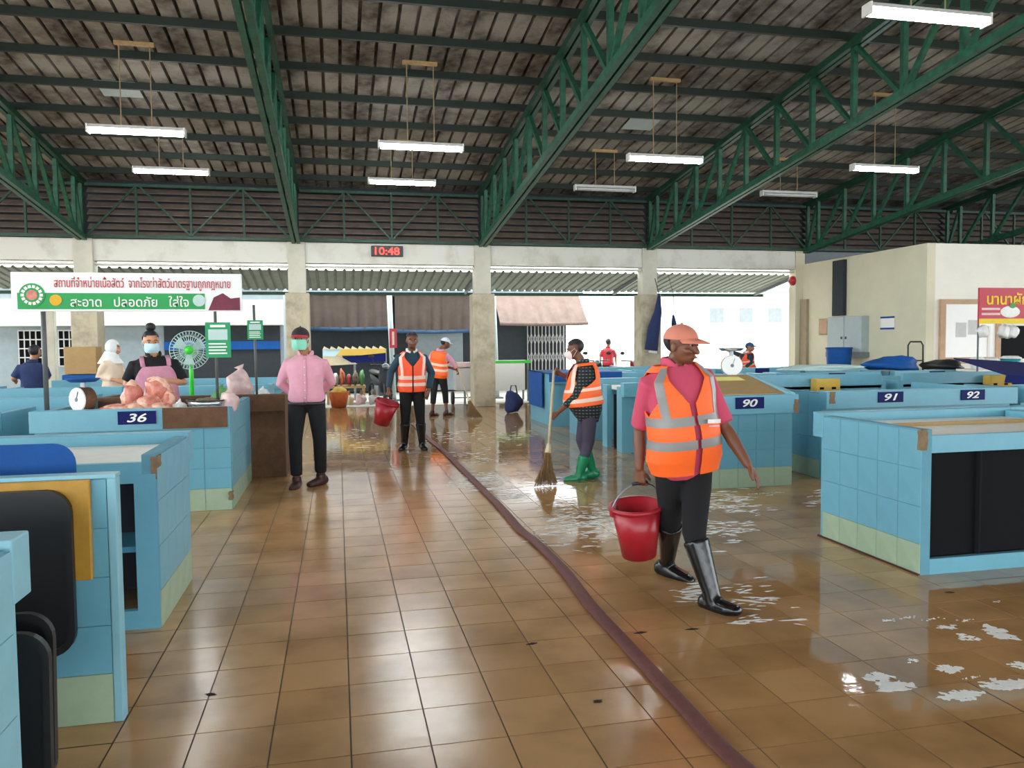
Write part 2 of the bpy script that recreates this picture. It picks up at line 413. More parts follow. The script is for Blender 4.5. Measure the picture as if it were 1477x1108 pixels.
# translucent patch sheets
for (px, py) in ((172, 128), (925, 178)):
    r = ray(px, py); t = (5.35 + SL * 15 + 0.15 - H) / (r.z + SL * r.y); p = V((0, 0, H)) + r * t
    b = MB().add([(p.x - .3, p.y + .3, p.z - SL * .3 - .006), (p.x + .3, p.y + .3, p.z - SL * .3 - .006), (p.x + .3, p.y - .3, p.z + SL * .3 - .006), (p.x - .3, p.y - .3, p.z + SL * .3 - .006)], [(0, 1, 2, 3)])
    part('patch_panel', b, 'panel_grey', cl)
for Y in PUR:
    b = MB(); z = zt(Y) + 0.10
    b.prism([(Y - 0.03, z - 0.055), (Y + 0.03, z - 0.055), (Y + 0.03, z - 0.04), (Y - 0.015, z - 0.04), (Y - 0.015, z + 0.045), (Y + 0.03, z + 0.045), (Y + 0.03, z + 0.058), (Y - 0.03, z + 0.058)], 'x', -12.7, 26)
    part('purlin', b, 'steel_dark', cl)
COLX = [-9.4, -5.22, -0.86, 3.37, 7.56, 11.9, 16.1, 20.3]
tr_lab = {-9.4: 'beyond the far left of the meat banner', -5.22: 'landing on the column above the meat banner', -0.86: 'landing on the column behind the man in pink', 3.37: 'landing on the column beside the white-capped sweeper', 7.56: 'landing on the column with the hanging navy cloth', 11.9: 'landing above the beige electrical room wall', 16.1: 'passing over the small room', 20.3: 'beyond the small room'}
nodes = [18.25] + sorted([y for y in PUR if y < 18.0], reverse=True)
for X in COLX:
    t = root('roof_truss', 'green steel lattice roof truss ' + tr_lab[X], 'truss', (X, 18.25, 0), group='roof trusses')
    yn = nodes[-1]
    def P(dx, Y, z): return (dx, Y - 18.25, z)
    for nm, zf in (('top_chord', zt), ('bottom_chord', zb)):
        b = MB()
        for dx in (-0.055, 0.055): b.bar(P(dx, 18.35, zf(18.35)), P(dx, yn, zf(yn)), 0.075, 0.11)
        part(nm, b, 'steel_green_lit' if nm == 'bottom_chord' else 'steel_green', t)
    for i, Y in enumerate(nodes):
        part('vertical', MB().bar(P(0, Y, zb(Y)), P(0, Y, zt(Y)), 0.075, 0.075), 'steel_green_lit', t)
        if i + 1 < len(nodes):
            Yb = nodes[i + 1]
            if 9.6 < Y < 13.8: b = MB().bar(P(0, Y, zt(Y)), P(0, Yb, zb(Yb)), 0.07, 0.06)
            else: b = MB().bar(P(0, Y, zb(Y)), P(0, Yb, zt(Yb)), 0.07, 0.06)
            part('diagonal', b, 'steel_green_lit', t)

# ------------------------------------------------------------------ back wall: beam, columns, louvres
wb = root('wall_back', 'cream concrete beam with dark louvres above open bays', None, (0, 18.3, 0), kind='structure')
part('beam', MB().box(-13, 11.59, 0, 0.3, 3.33, 3.80), 'beam_paint', wb, bevel=0.012)
part('grey_beam', MB().box(11.87, 26, 0, 0.3, 3.2, 3.80), 'metal_grey', wb, bevel=0.012)
part('ledge', MB().box(-13, 11.59, 0.05, 0.28, 3.25, 3.29), 'beam_paint', wb)
part('eaves_sheet', MB().box(-13, 26, 0.31, 0.33, 3.8, 5.10), 'shop_dark', wb)
for k in range(7):
    for i in range(len(COLX) - 1):
        a, c = COLX[i] + 0.06, COLX[i + 1] - 0.06
        z = 3.86 + k * 0.155
        b = MB().add([(a, 0.12, z), (c, 0.12, z), (c, 0.27, z + 0.12), (a, 0.27, z + 0.12), (a, 0.12, z + .012), (c, 0.12, z + .012), (c, 0.27, z + 0.132), (a, 0.27, z + 0.132)], [(0, 3, 2, 1), (4, 5, 6, 7), (0, 1, 5, 4), (2, 3, 7, 6), (1, 2, 6, 5), (3, 0, 4, 7)])
        part('louver_slat', b, 'louver', wb)
for i in range(len(COLX) - 1):
    a, c = COLX[i], COLX[i + 1]; w = c - a
    t = root('lattice_brace', 'green steel lattice bracing before the louvres, ' + ('left of the meat banner column', 'above the meat banner', 'above the red clock', 'above the light brown canvas canopy', 'above the brightest open bay', 'over the small room', 'beyond the small room')[i], 'brace', (a, 18.2, 3.8), group='louvre lattice braces')
    part('top_rail', MB().bar((0.1, 0, 1.12), (w - 0.1, 0, 1.12), 0.06), 'steel_green', t)
    part('bottom_rail', MB().bar((0.1, 0, 0.035), (w - 0.1, 0, 0.035), 0.06), 'steel_green', t)
    for q in (0.25, 0.5, 0.75): part('post', MB().bar((w * q, 0, 0.05), (w * q, 0, 1.1), 0.045), 'steel_green', t)
    for q0, q1 in ((0.03, 0.25), (0.5, 0.27), (0.5, 0.73), (0.97, 0.75)): part('diagonal', MB().bar((w * q0, -0.03, 0.06), (w * q1, -0.03, 1.09), 0.04), 'steel_green', t)
col_lab = {-9.4: 'square concrete column left of the meat banner', -5.22: 'cream concrete column rising behind the meat banner', -0.86: 'cream concrete column behind the man in the pink shirt', 3.37: 'stained concrete column beside the white-capped sweeper', 7.56: 'cream concrete column with navy cloth hanging beside it'}
for X in COLX[:5]:
    t = root('column', col_lab[X], 'column', (X, 18.3, 0), group='concrete columns')
    part('shaft', MB().box(-0.19, 0.19, -0.06, 0.3, 2.66, 3.8), 'column_paint', t, bevel=0.01)
    part('lower_cladding', MB().box(-0.26, 0.26, -0.14, 0.38, 0, 2.66), 'column_tile', t, bevel=0.015)
ck = root('led_clock', 'red LED digital wall clock on the cream beam', 'clock', (1.15, 18.24, 3.62))
part('case', MB().box(-0.36, 0.36, -0.04, 0.06, -0.12, 0.12), 'black', ck, bevel=0.01)
fit_text('10:48', 0.55, 0.17, 'led', ck, (0, -0.043, 0), 'digits')

# ------------------------------------------------------------------ room on the right
wr = part('wall_right', MB().box(11.8, 12.0, 13.9, 18.6, 0, 3.46), 'wall_beige'); tag(wr, 'beige side wall of the small room with electric boxes', None, None, 'structure')
wf = part('wall_front', MB().box(12.0, 22, 13.9, 14.1, 0, 3.46).box(12.0, 22, 14.1, 18.6, 3.40, 3.46), 'wall_beige_lit'); tag(wf, 'small room front wall coloured lighter as if lit, with framed board', None, None, 'structure')
dr = part('door_1', MB().box(11.72, 11.80, 18.0, 18.28, 0, 2.55), 'door_wood'); tag(dr, 'brown door frame at the end of the beige wall', None, None, 'structure')
part('wall_right_2', MB().box(11.6, 11.86, 18.3, 18.6, 0, 3.8), 'wall_beige'); tag(bpy.data.objects['wall_right_2'], 'narrow beige pier at the corner', None, None, 'structure')
def onR(x, y): p = PX(x, y, 11.8); return p.y, p.z
eb = root('electric_box', 'pale grey twin-door electric cabinet on the beige wall', 'electric box', (11.8, onR(1228, 500)[0], onR(1228, 500)[1]))
y0, z0 = onR(1253, 508); y1, z1 = onR(1204, 458); yc = (y0 + y1) / 2
e = eb; e.location = (11.8, yc, z0); hw = (y1 - y0) / 2
part('shelf', MB().box(-0.22, 0, -hw - 0.03, hw + 0.03, -0.12, 0), 'metal_grey', e)
for s in (-1, 1):
    d = part('door', MB().box(-0.2, 0, min(0.01 * s, hw * s), max(0.01 * s, hw * s), 0, z1 - z0), 'panel_grey', e, bevel=0.01)
    part('latch', MB().box(-0.215, -0.2, s * 0.08 - 0.02, s * 0.08 + 0.02, 0.3, 0.36), 'black', d)
y0, z0 = onR(1221, 455); y1, z1 = onR(1206, 362)
tag(part('cable_trunking', MB().box(11.70, 11.799, y0, y1, z0, 3.40), 'shop_dark', bevel=0.01), 'grey vertical cable trunking rising above the electric cabinet', 'cable duct')
y0, z0 = onR(1200, 483); y1, z1 = onR(1186, 460)
b = root('switch_box', 'small brown wooden switch box beside the electric cabinet', 'switch box', (11.8, (y0 + y1) / 2, z0))
part('body', MB().box(-0.1, 0, -(y1 - y0) / 2, (y1 - y0) / 2, 0, z1 - z0), 'wood', b, bevel=0.01); part('cover', MB().box(-0.115, -0.1, -(y1 - y0) / 2 + .04, (y1 - y0) / 2 - .04, 0.04, z1 - z0 - 0.04), 'frame_wood', b)
y0, z0 = onR(1291, 475); y1, z1 = onR(1271, 457)
b = root('notice_sheet', 'white notice with blue edges on the beige wall', 'notice', (11.79, (y0 + y1) / 2, z0)); hw = (y1 - y0) / 2
part('sheet', MB().box(-0.008, 0, -hw, hw, 0, z1 - z0), 'board_white', b)
for zz in (0, z1 - z0 - 0.04): part('blue_strip', MB().box(-0.012, -0.008, -hw, hw, zz, zz + 0.04), 'blue_sheet', b)
y0, z0 = onR(1156, 405)
ab = root('alarm_bell', 'round red alarm bell high on the beige corner', 'bell', (11.6, 18.4, z0))
part('gong', MB().lathe([(0.0, -0.12), (0.08, -0.11), (0.12, -0.06), (0.125, 0)], n=20, axis='x'), 'red', ab, True); part('boss', MB().lathe([(0.0, -0.15), (0.03, -0.14), (0.03, -0.1)], n=12, axis='x'), 'metal', ab, True)
def onF(x, y): p = PY(x, y, 13.9); return p.x, p.z
x0, z0 = onF(1353, 525); x1, z1 = onF(1442, 432)
b = root('notice_board', 'large white notice board in a wooden frame on the front wall', 'notice board', ((x0 + x1) / 2, 13.9, z0)); hw = (x1 - x0) / 2; hh = z1 - z0
part('board', MB().box(-hw + .05, hw - .05, -0.03, 0, 0.08, hh - .08), 'board_white', b)
for q in ((-hw, -hw + .12, 0, hh), (hw - .12, hw, 0, hh), (-hw + .12, hw - .12, 0, .13), (-hw + .12, hw - .12, hh - .1, hh)): part('frame', MB().box(q[0], q[1], -0.06, -0.001, q[2], q[3]), 'frame_wood', b)
for q in ((-.35, .55), (-.05, .6)): part('paper', MB().box(q[0], q[0] + .25, -0.036, -0.031, q[1], q[1] + .3), 'reflect', b)
x0, z0 = onF(1425, 518); x1, z1 = onF(1477, 470)
b = root('window_1', 'dark service window in the front wall of the small room', None, (x0, 13.9, z0), kind='structure')
part('pane', MB().box(0, 1.4, -0.02, 0, 0, z1 - z0), 'dark', b)
for q in (-0.05, 1.4): part('window_frame', MB().box(q, q + .05, -0.05, 0, 0, z1 - z0), 'white_paint', b)
part('window_sill', MB().box(-.1, 1.5, -0.12, 0, -.05, 0), 'white_paint', b)

# ------------------------------------------------------------------ lamps
def lamp(X, Y, z, lit, label, L_=1.26):
    t = root('ceiling_lamp', label, 'lamp', (X, Y, z), group='hanging fluorescent lamps')
    part('housing', MB().prism([(-0.075, 0.02), (0.075, 0.02), (0.035, 0.075), (-0.035, 0.075)], 'x', -L_ / 2, L_ / 2), 'lamp_white', t)
    for s in (-1, 1): part('end_cap', MB().box(s * L_ / 2 - .012, s * L_ / 2 + .012, -.07, .07, -.045, .07), 'lamp_white', t)
    for dy in (-0.042, 0.042): part('tube', MB().tube([(-L_ / 2 + .03, dy, -.012), (L_ / 2 - .03, dy, -.012)], 0.024, 12), 'tube' if lit else 'tube_off', t, True)
    zr = zt(Y) + 0.04 - z
    part('hanger_bar', MB().box(-.26, .26, -.03, .03, zr - .05, zr), 'wood', t)
    for s in (-0.2, 0.2): part('rod', MB().tube([(s, 0, .07), (s, 0, zr - .05)], 0.008, 6), 'rod', t)
lamp(-2.68, 12.0, 4.50, True, 'lit hanging fluorescent lamp, front row, left of the edge-on truss')
lamp(-2.84, 15.2, 4.62, True, 'lit hanging fluorescent lamp, back row, left of the edge-on truss')
lamp(1.29, 12.0, 4.46, True, 'lit hanging fluorescent lamp, front row above the vest-wearing bucket carrier')
lamp(1.26, 15.2, 4.57, True, 'lit hanging fluorescent lamp, back row above the red clock bay')
lamp(5.23, 12.0, 4.44, True, 'lit hanging fluorescent lamp, front row above the sweeping woman bay')
lamp(5.33, 15.2, 4.58, False, 'unlit hanging fluorescent lamp in the bay left of the navy cloth column')
lamp(9.30, 12.0, 4.44, True, 'lit hanging fluorescent lamp, front row above the beige room bay')
lamp(9.45, 15.2, 4.60, False, 'unlit hanging fluorescent lamp in the bay by the beige room')
lamp(5.9, 7.0, 4.76, True, 'very near lit fluorescent lamp hanging above the numbered right counters', 1.4)
lamp(-2.7, 7.0, 4.78, True, 'unseen fluorescent lamp added for light above the plate 36 butcher stall')  # out of view, added to light the near stalls
lamp(1.3, 7.0, 4.78, True, 'unseen fluorescent lamp added for light above the red-brown fire hose')  # also above the frame, added only for its light

# ------------------------------------------------------------------ stalls
_tc = {}
def clad(parent, o, u, v, nrm, w, h, green=0.2, size=0.22, skip=None, m='blue'):
    """tiles on a panel face: o corner, u and v unit directions along the face, nrm outward"""
    o, u, v, nrm = V(o), V(u), V(v), V(nrm)
    nu = max(1, round(w / size)); tw = w / nu
    hs = [green] if green else []; rest = h - green; nv = max(1, round(rest / size)); hs += [rest / nv] * nv
    z = 0.0
    for r, th in enumerate(hs):
        mm = 'green_tile' if (green and r == 0) else m
        for k in range(nu):
            key = (round(tw, 4), round(th, 4), tuple(u), tuple(nrm), mm)
            if key not in _tc:
                g = 0.0008; a = u * (tw / 2 - g); b = v * (th / 2 - g); t = nrm * 0.006
                c = u * (tw / 2 - g - .0012); d = v * (th / 2 - g - .0012)
                vs = [-a - b, a - b, a + b, -a + b, t - c - d, t + c - d, t + c + d, t - c + d]
                me = MB().add(vs, [(0, 3, 2, 1), (4, 5, 6, 7), (0, 1, 5, 4), (1, 2, 6, 5), (2, 3, 7, 6), (3, 0, 4, 7)]).mesh('tile'); me.materials.append(M(mm)); _tc[key] = me
            p = o + u * ((k + .5) * tw) + v * (z + th / 2)
            link('tile', _tc[key], None, parent, p)
        z += th
def number_plate(parent, x, z, y, w, h, s):
    p = part('number_plate', MB().box(x - w / 2, x + w / 2, y - .012, y, z - h / 2, z + h / 2), 'navy', parent)
    if s: fit_text(s, w * .52, h * .66, 'text_white', p, (x, y - .0135, z), 'number', shear=.25, bold=.015)
    return p
def stall(label, X0, X1, Yf, D=0.95, flip=False, plates=(), work=0.85, tiles='', back=False, hgt=0.95, group='tiled market stalls', m='blue', side_ext=None, open_side=None, body='closed'):
    L_ = X1 - X0
    t = root('market_stall', label, 'market stall', (X1, Yf, 0) if flip else (X0, Yf, 0), PI if flip else 0.0, group)
    SE = side_ext or D
    fp = part('front_panel', MB().box(0.0, L_, .10, .16, 0, .78), 'joint' if 'f' in tiles else m, t)
    if 'f' in tiles: clad(fp, (0, .10, 0), (1, 0, 0), (0, 0, 1), (0, -1, 0), L_, .76, m=m)
    part('fascia', MB().box(-.01, L_ + .01, 0, .13, .76, hgt), m, t, bevel=.006)
    for k, (xa, xb) in enumerate(((0, .07), (L_ - .07, L_))):
        s = 'l' if k == 0 else 'r'
        if open_side == s:
            part('side_post', MB().box(xa, xb, .16, .30, 0, hgt - .06), m, t); part('side_post', MB().box(xa, xb, D - .2, D, 0, hgt - .06), m, t)
            continue
        sp = part('side_panel', MB().box(xa, xb, .16, SE, 0, hgt - .02), 'joint' if s in tiles else m, t)
        if s in tiles:
            if k == 0: clad(sp, (xa, .13, 0), (0, 1, 0), (0, 0, 1), (-1, 0, 0), SE - .13, hgt - .03, m=m)
            else: clad(sp, (xb, .13, 0), (0, 1, 0), (0, 0, 1), (1, 0, 0), SE - .13, hgt - .03, m=m)
    part('worktop', MB().box(.07, L_ - .07, .13, D, .83, .88), 'marble', t, bevel=.006)
    if back:
        part('back_panel', MB().box(.07, L_ - .07, D - .05, D, 0, hgt + .08), m, t)
    elif body == 'closed':
        part('inner_shelf', MB().box(.07, L_ - .07, .2, D - .06, .40, .43), 'blue_in', t)
        part('rear_rail', MB().box(.07, L_ - .07, D - .04, D + .001, .78, .89), m, t)
        part('rear_kick', MB().box(.07, L_ - .07, D - .04, D + .001, 0, .10), m, t)
    for (px, s) in plates: number_plate(t, px - X0 if not flip else X1 - px, .875, 0, .31, .115, s)
    return t
def chip(parent, x0, x1, y0, y1, z0, z1):
    """broken tile edge: jagged patch of bare mortar"""
    rn = random.Random(int(x0 * 1000 + z0 * 100)); n = 7
    L_ = [(x0 + (x1 - x0) * rn.uniform(0, .2), z0 + (z1 - z0) * k / n) for k in range(n + 1)]; R_ = [(x1 - (x1 - x0) * rn.uniform(0, .2), z0 + (z1 - z0) * k / n) for k in range(n, -1, -1)]
    return part('chipped_corner', MB().prism(L_ + R_, 'y', y0, y1), 'chip', parent)
# left side
c36 = stall('blue tiled butcher stall with number plate 36 and brown board', -2.58, -0.97, 7.40, .95, plates=((-1.73, '36'),), tiles='fr', side_ext=1.7)
part('brown_board', MB().box(1.06, 1.60, -.02, -.001, .77, .955), 'rust_brown', c36)
chip(c36, 1.585, 1.622, .02, .14, .10, .17)
l2 = stall('blue tiled stall with white marble top, between butcher stall and partition', -2.58, -0.95, 5.44, 1.02, flip=True, tiles='l')
chip(l2, -.012, .03, .93, 1.025, .80, .92)
part('rear_post', MB().box(.002, .11, .93, 1.026, 0, .828), 'blue', l2)
part('shade_board', MB().box(.1, 1.5, .55, .6, .10, .78), 'black', l2)  # black board stands in for the shade under the worktop
pt = root('stall_partition', 'low blue tiled partition with yellow board and black tray on it', 'partition', (-2.6, 3.33, 0))
pp = part('panel', MB().box(0, 1.70, .008, .06, 0, .985), 'joint', pt); clad(pp, (0, .008, 0), (1, 0, 0), (0, 0, 1), (0, -1, 0), 1.70, .98)
part('capping', MB().box(0, 1.735, -.004, .07, .985, 1.0), 'blue_pale', pt); part('end_strip', MB().box(1.70, 1.735, 0, .065, 0, .985), 'blue_pale', pt, bevel=.006)
fgc = stall('blue tiled stall with pale top, in front of the black trays', -2.60, -0.93, 2.60, .9, flip=True, tiles='l', m='blue_pale')
def rrect(w, h, r, n=6):
    pts = []
    for cx, cy, a0 in ((w - r, r, -PI / 2), (w - r, h - r, 0), (r, h - r, PI / 2), (r, r, PI)):
        for k in range(n + 1): a = a0 + PI / 2 * k / n; pts.append((cx + r * math.cos(a), cy + r * math.sin(a)))
    return pts
def tray(label, x0, x1, z0, z1, y, tilt=0.0, m='black', rim=True):
    t = root('plastic_tray', label, 'tray', (x0, y, z0)); t.rotation_euler = (tilt, 0, 0); w, h = x1 - x0, z1 - z0
    part('sheet', MB().prism(rrect(w, h, .09), 'y', -.008, 0), m, t)
    if rim:
        o = rrect(w, h, .09); i = [(.02 + p * (w - .04) / w, .02 + q * (h - .04) / h) for p, q in o]; n = len(o); b = MB()
        b.add([(p, -.008, q) for p, q in o] + [(p, -.03, q) for p, q in o] + [(p, -.03, q) for p, q in i] + [(p, -.008, q) for p, q in i], [f for k in range(n) for f in ((k, (k + 1) % n, n + (k + 1) % n, n + k), (n + k, n + (k + 1) % n, 2 * n + (k + 1) % n, 2 * n + k), (2 * n + k, 2 * n + (k + 1) % n, 3 * n + (k + 1) % n, 3 * n + k))])
        part('rim', b, m, t)
    return t
tag(part('yellow_board', MB().box(-1.95, -0.953, 3.30, 3.326, .59, .985), 'yellow_board', bevel=.005), 'scratched yellow plastic board hung on the blue partition', 'board')
tray('large black tray with rounded corners hung over the yellow board', -1.95, -1.01, .31, .955, 3.292)
tray('lower black tray standing behind the front stall', -1.75, PY(74, 900, 2.85).x, .02, PY(74, 885, 2.85).z, 2.86, -.06)
tray('second black tray leaning close behind the front stall', -1.75, PY(66, 900, 2.72).x, .02, PY(60, 915, 2.72).z, 2.74, -.05)
tray('bright blue plastic board standing behind the blue partition', -2.2, PY(105, 680, 3.6).x, .02, PY(90, 641, 3.6).z, 3.62, -.03, 'blue_sheet', False)
bs = stall('brown dirty-fronted stall jutting into the aisle beside the pink-shirted man', -2.6, -0.6, 9.12, .95, group='tiled market stalls', m='rust_brown')
for (a, c, y, s) in ((-4.5, -2.85, 7.4, 'blue stall left of the butcher stall with a navy gap'), (-4.5, -2.8, 9.4, 'blue stall behind the butcher stall, under the white banner'), (-6.6, -4.8, 9.6, 'blue stall at the far left behind the butcher stall'),
                     (-2.6, -0.95, 11.4, 'blue stall behind the standing fan'), (-4.5, -2.9, 11.6, 'blue stall beneath the white-hooded person'), (-6.6, -4.8, 12.0, 'blue stall where the dark-shirted person sits'), (-2.6, -0.95, 13.9, 'blue stall in the row near the left columns'), (-4.6, -2.9, 14.2, 'blue stall in the last row on the left')):
    stall(s, a, c, y, .95, m='blue')
# right side
r1 = stall('large blue tiled stall with dark open shelf and white sunken top', 3.58, 5.25, 5.38, 1.15, flip=True, tiles='r', body='open')
for rr_ in ((.78, .89), (0, .10)): part('rear_rail', MB().box(.07, 1.6, 1.11, 1.151, *rr_), 'blue', r1)
chip(r1, 1.635, 1.684, 1.12, 1.16, .80, .93)
part('top_ridge', MB().box(.07, 1.6, .55, .58, .88, .905), 'tan', r1)
part('shade_sheet', MB().box(.07, 1.60, 1.07, 1.09, .10, .78), 'dark', r1)  # near-black sheet standing in for shade and dark tarps in the shelf
part('shade_fold', MB().tube([(1.2, 1.085, .10), (1.2, 1.085, .78)], .03, 8), 'dark', r1); part('shade_fold', MB().tube([(.6, 1.085, .10), (.6, 1.085, .78)], .03, 8), 'dark', r1)
part('base_edging', MB().box(1.67, 1.684, .08, 1.15, 0, .012), 'shoe_brown', r1)
r1b = stall('blue tiled stall joined to the large stall with dark open shelf', 5.27, 6.95, 5.38, 1.15, flip=True)
part('shade_sheet', MB().box(.07, 1.60, 1.07, 1.09, .10, .78), 'dark', r1b)  # same painted shade behind this opening
c90 = stall('blue tiled stall with number plate 90 and sloping tan display top', 3.55, 4.57, 7.15, .95, plates=((4.03, '90'),), tiles='f')
part('sloping_top', MB().prism([(.12, .90), (.12, .96), (.88, 1.12), (.88, .90)], 'x', .03, .94), 'tan', c90)
part('yellow_paper', MB().add([(.42, .62, 1.069), (.78, .62, 1.069), (.78, .78, 1.103), (.42, .78, 1.103)], [(0, 1, 2, 3)]), 'paper_yellow', c90)
part('cheek', MB().prism([(.02, .80), (.02, .962), (.9, 1.135), (.9, .80)], 'x', .955, 1.005), 'blue_pale', c90); chip(c90, .97, 1.036, -.006, .08, .76, .9)
c91 = stall('long blue stall with number plates 91 and 92', 5.08, 7.50, 7.40, .95, plates=((5.85, '91'), (6.90, '92')), side_ext=1.6, tiles='l')
chip(c91, .02, .10, -.006, .02, .82, .945)
stall('blue stall with a navy board over it, right of plate 92', 7.7, 9.4, 7.45, .95)
nb = root('navy_board', 'navy plastic board lying tilted on the stall right of plate 92', 'board', (8.55, 7.95, 1.07)); nb.rotation_euler = (math.radians(10), math.radians(4), math.radians(-8))
part('sheet', MB().box(-.95, 1.1, -.5, .5, 0.02, .035), 'navy', nb, bevel=.005); part('hem', MB().box(-.95, 1.1, -.515, -.49, -.06, .036), 'navy', nb)
stall('blue stall with closed back and a yellow crate, behind plate 91', 5.3, 7.4, 10.4, .95, flip=True, back=True)
stall('blue stall with closed back and a yellow crate, before the framed board', 7.6, 10.6, 10.4, .95, flip=True, back=True)
for X, lab in ((6.4, 'yellow wooden crate hung on the blue back panel behind plate 91'), (9.15, 'yellow wooden crate hung on the blue back panel by the navy board')):
    t = root('wooden_crate', lab, 'crate', (X, 9.35, .80)); part('box', MB().box(-.18, .18, -.05, .09, 0, .18), 'canvas_yellow', t, bevel=.008)
    for q in (-.1, .08): part('handle_hole', MB().box(q - .03, q + .03, -.056, -.05, .04, .07), 'dark', t)
s3 = stall('blue stall with a dark open side and white top by the sweeping woman', 3.72, 5.2, 9.85, .9, open_side='l', body='open')
part('shade_block', MB().box(.1, .9, .25, .7, 0, .76), 'dark', s3)  # near-black block painted as the shade of the open interior
stall('blue stall end behind the sweeping woman', 3.75, 5.2, 11.3, 1.2)
s5 = stall('blue stall with a royal blue cloth over its corner', 3.7, 5.3, 13.4, 1.6)
for (a, c, y, pl) in ((5.5, 7.2, 11.9, 1), (7.5, 9.2, 11.9, 1), (9.5, 11.2, 11.9, 1), (5.6, 7.3, 14.3, 1), (7.6, 9.3, 14.5, 1), (9.5, 11.3, 14.6, 0), (5.6, 7.3, 16.3, 0)):
    k = {(5.5, 11.9): 'second row, nearest the sweeping woman', (7.5, 11.9): 'second row, carrying pale plastic sheets', (9.5, 11.9): 'second row, carrying the blue tarpaulin', (5.6, 14.3): 'third row, beside the royal blue cloth', (7.6, 14.5): 'third row, before the navy cloth column', (9.5, 14.6): 'third row, nearest the beige wall', (5.6, 16.3): 'last row, before the parked motorbikes'}[(a, y)]
    stall('blue stall in the ' + k, a, c, y, .95, plates=(((a + c) / 2, ''),) if pl else ())
bc = root('blue_cloth', 'royal blue plastic cloth draped over the far stall corner', 'cloth', (3.7, 13.4, 0))
part('top', MB().box(-.06, 1.3, -.02, 1.5, .952, .965), 'blue_sheet', bc); part('side_drop', MB().box(-.06, -.045, .5, 1.5, .30, .965), 'blue_sheet', bc); part('front_drop', MB().box(-.06, 1.3, -.035, -.02, .80, .965), 'blue_sheet', bc)

# ------------------------------------------------------------------ butcher stall: banner, poles, goods
bn = root('sign_banner', 'white and green meat stall banner with red lettering on poles', 'banner', (-2.82, 7.78, 1.82))
part('board', MB().box(0, 1.95, 0, .03, 0, .35), 'banner_white', bn, bevel=.006)
part('green_strip', MB().box(.05, 1.62, -.004, 0, .02, .165), 'banner_green', bn)
em = part('emblem', MB().lathe([(0.0, -.010), (.105, -.010), (.105, -.002)], (.17, 0, .145), 32, 'y'), 'banner_green', bn)
part('emblem_centre', MB().lathe([(0.0, -.014), (.045, -.014), (.045, -.010)], (.17, 0, .145), 24, 'y'), 'meat', em)
for k in range(14):
    a = 2 * PI * k / 14; c = V((.17 + .076 * math.cos(a), -.012, .145 + .076 * math.sin(a)))
    part('emblem_stroke', MB().bar(c + V((-.012 * math.sin(a) , 0, .012 * math.cos(a))), c - V((-.012 * math.sin(a), 0, .012 * math.cos(a))), .004, .026, up=(math.cos(a), 0, math.sin(a))), 'text_white', em)
fit_text('สถานที่จำหน่ายเนื้อสัตว์  จากโรงฆ่าสัตว์มาตรฐานถูกกฎหมาย', 1.50, .125, 'text_red', bn, (1.10, -.004, .25), bold=.004)
fit_text('สะอาด   ปลอดภัย   ใส่ใจ', 1.00, .10, 'text_white', bn, (.98, -.007, .092), bold=.006)
part('orange_dot', MB().lathe([(0.0, -.009), (.05, -.009), (.05, -.004)], (.36, 0, .10), 24, 'y'), 'orange_dot', bn)
part('dish_picture', MB().lathe([(0.0, -.009), (.055, -.009), (.055, -.004)], (1.57, 0, .10), 24, 'y'), 'fan_guard', bn)
part('meat_picture', MB().prism([(1.65, .01), (1.93, .01), (1.93, .13), (1.85, .12), (1.78, .17), (1.70, .13)], 'y', -.006, 0), 'maroon', bn)
for (px, nm) in ((65, 'left'), (313, 'right')):
    X = PY(px, 580, 7.8).x
    t = root('banner_pole', 'grey steel pole on the %s carrying the meat stall banner' % ('scale side' if nm == 'left' else 'green card side'), 'pole', (X, 7.84, .88), group='banner poles')
    part('tube', MB().tube([(0, 0, 0), (0, 0, 1.25)], .022 if nm == 'left' else .014, 10), 'pole', t, True); part('foot', MB().box(-.12, .12, -.04, .04, 0, .015), 'pole', t)
def card(px0, px1, py0, py1, Y, lab):
    a = PY(px0, py1, Y); c = PY(px1, py0, Y); w, h = c.x - a.x, c.z - a.z
    t = root('price_card', lab, 'card', (a.x, Y, a.z), group='green cards')
    part('sheet', MB().box(0, w, 0, .008, 0, h), 'green_card', t); part('white_block', MB().box(w * .12, w * .88, -.003, 0, h * .5, h * .8), 'fan_guard', t)
    for k in range(4): part('text_bar', MB().box(w * .12, w * (.85 - .05 * (k % 2)), -.003, 0, h * (.1 + .09 * k), h * (.14 + .09 * k)), 'text_white', t)
    part('heading_bar', MB().box(w * .2, w * .8, -.003, 0, h * .86, h * .93), 'text_white', t)
card(297, 332, 465, 516, 7.79, 'green price card hanging on the right banner pole')
card(357, 379, 462, 490, 9.04, 'small green card hanging over the brown stall')
tag(part('card_pole', MB().tube([(PY(367, 480, 9.06).x, 9.16, .8), (PY(367, 480, 9.06).x, 9.06, PY(367, 440, 9.06).z)], .014, 8), 'pole', None, True), 'thin grey pole carrying the small green card', 'pole')
def lump(c, r, seed, squash=.7):
    rnd = random.Random(seed); b = MB().ball((0, 0, 0), 1.0, 18); ph = [rnd.uniform(0, 6) for _ in range(6)]
    out = []
    for p in b.v:
        p = V(p); k = 1 + .16 * math.sin(3 * p.x + ph[0]) * math.cos(2.5 * p.y + ph[1]) + .12 * math.sin(5 * p.z + ph[2] + 2 * p.x) + .07 * math.sin(9 * p.y + ph[3])
        out.append((c[0] + p.x * r[0] * k, c[1] + p.y * r[1] * k, c[2] + max(p.z, -squash) * r[2] * k))
    b.v = out; return b
def bottom(b): return min(v[2] for v in b.v)
TOP = .882
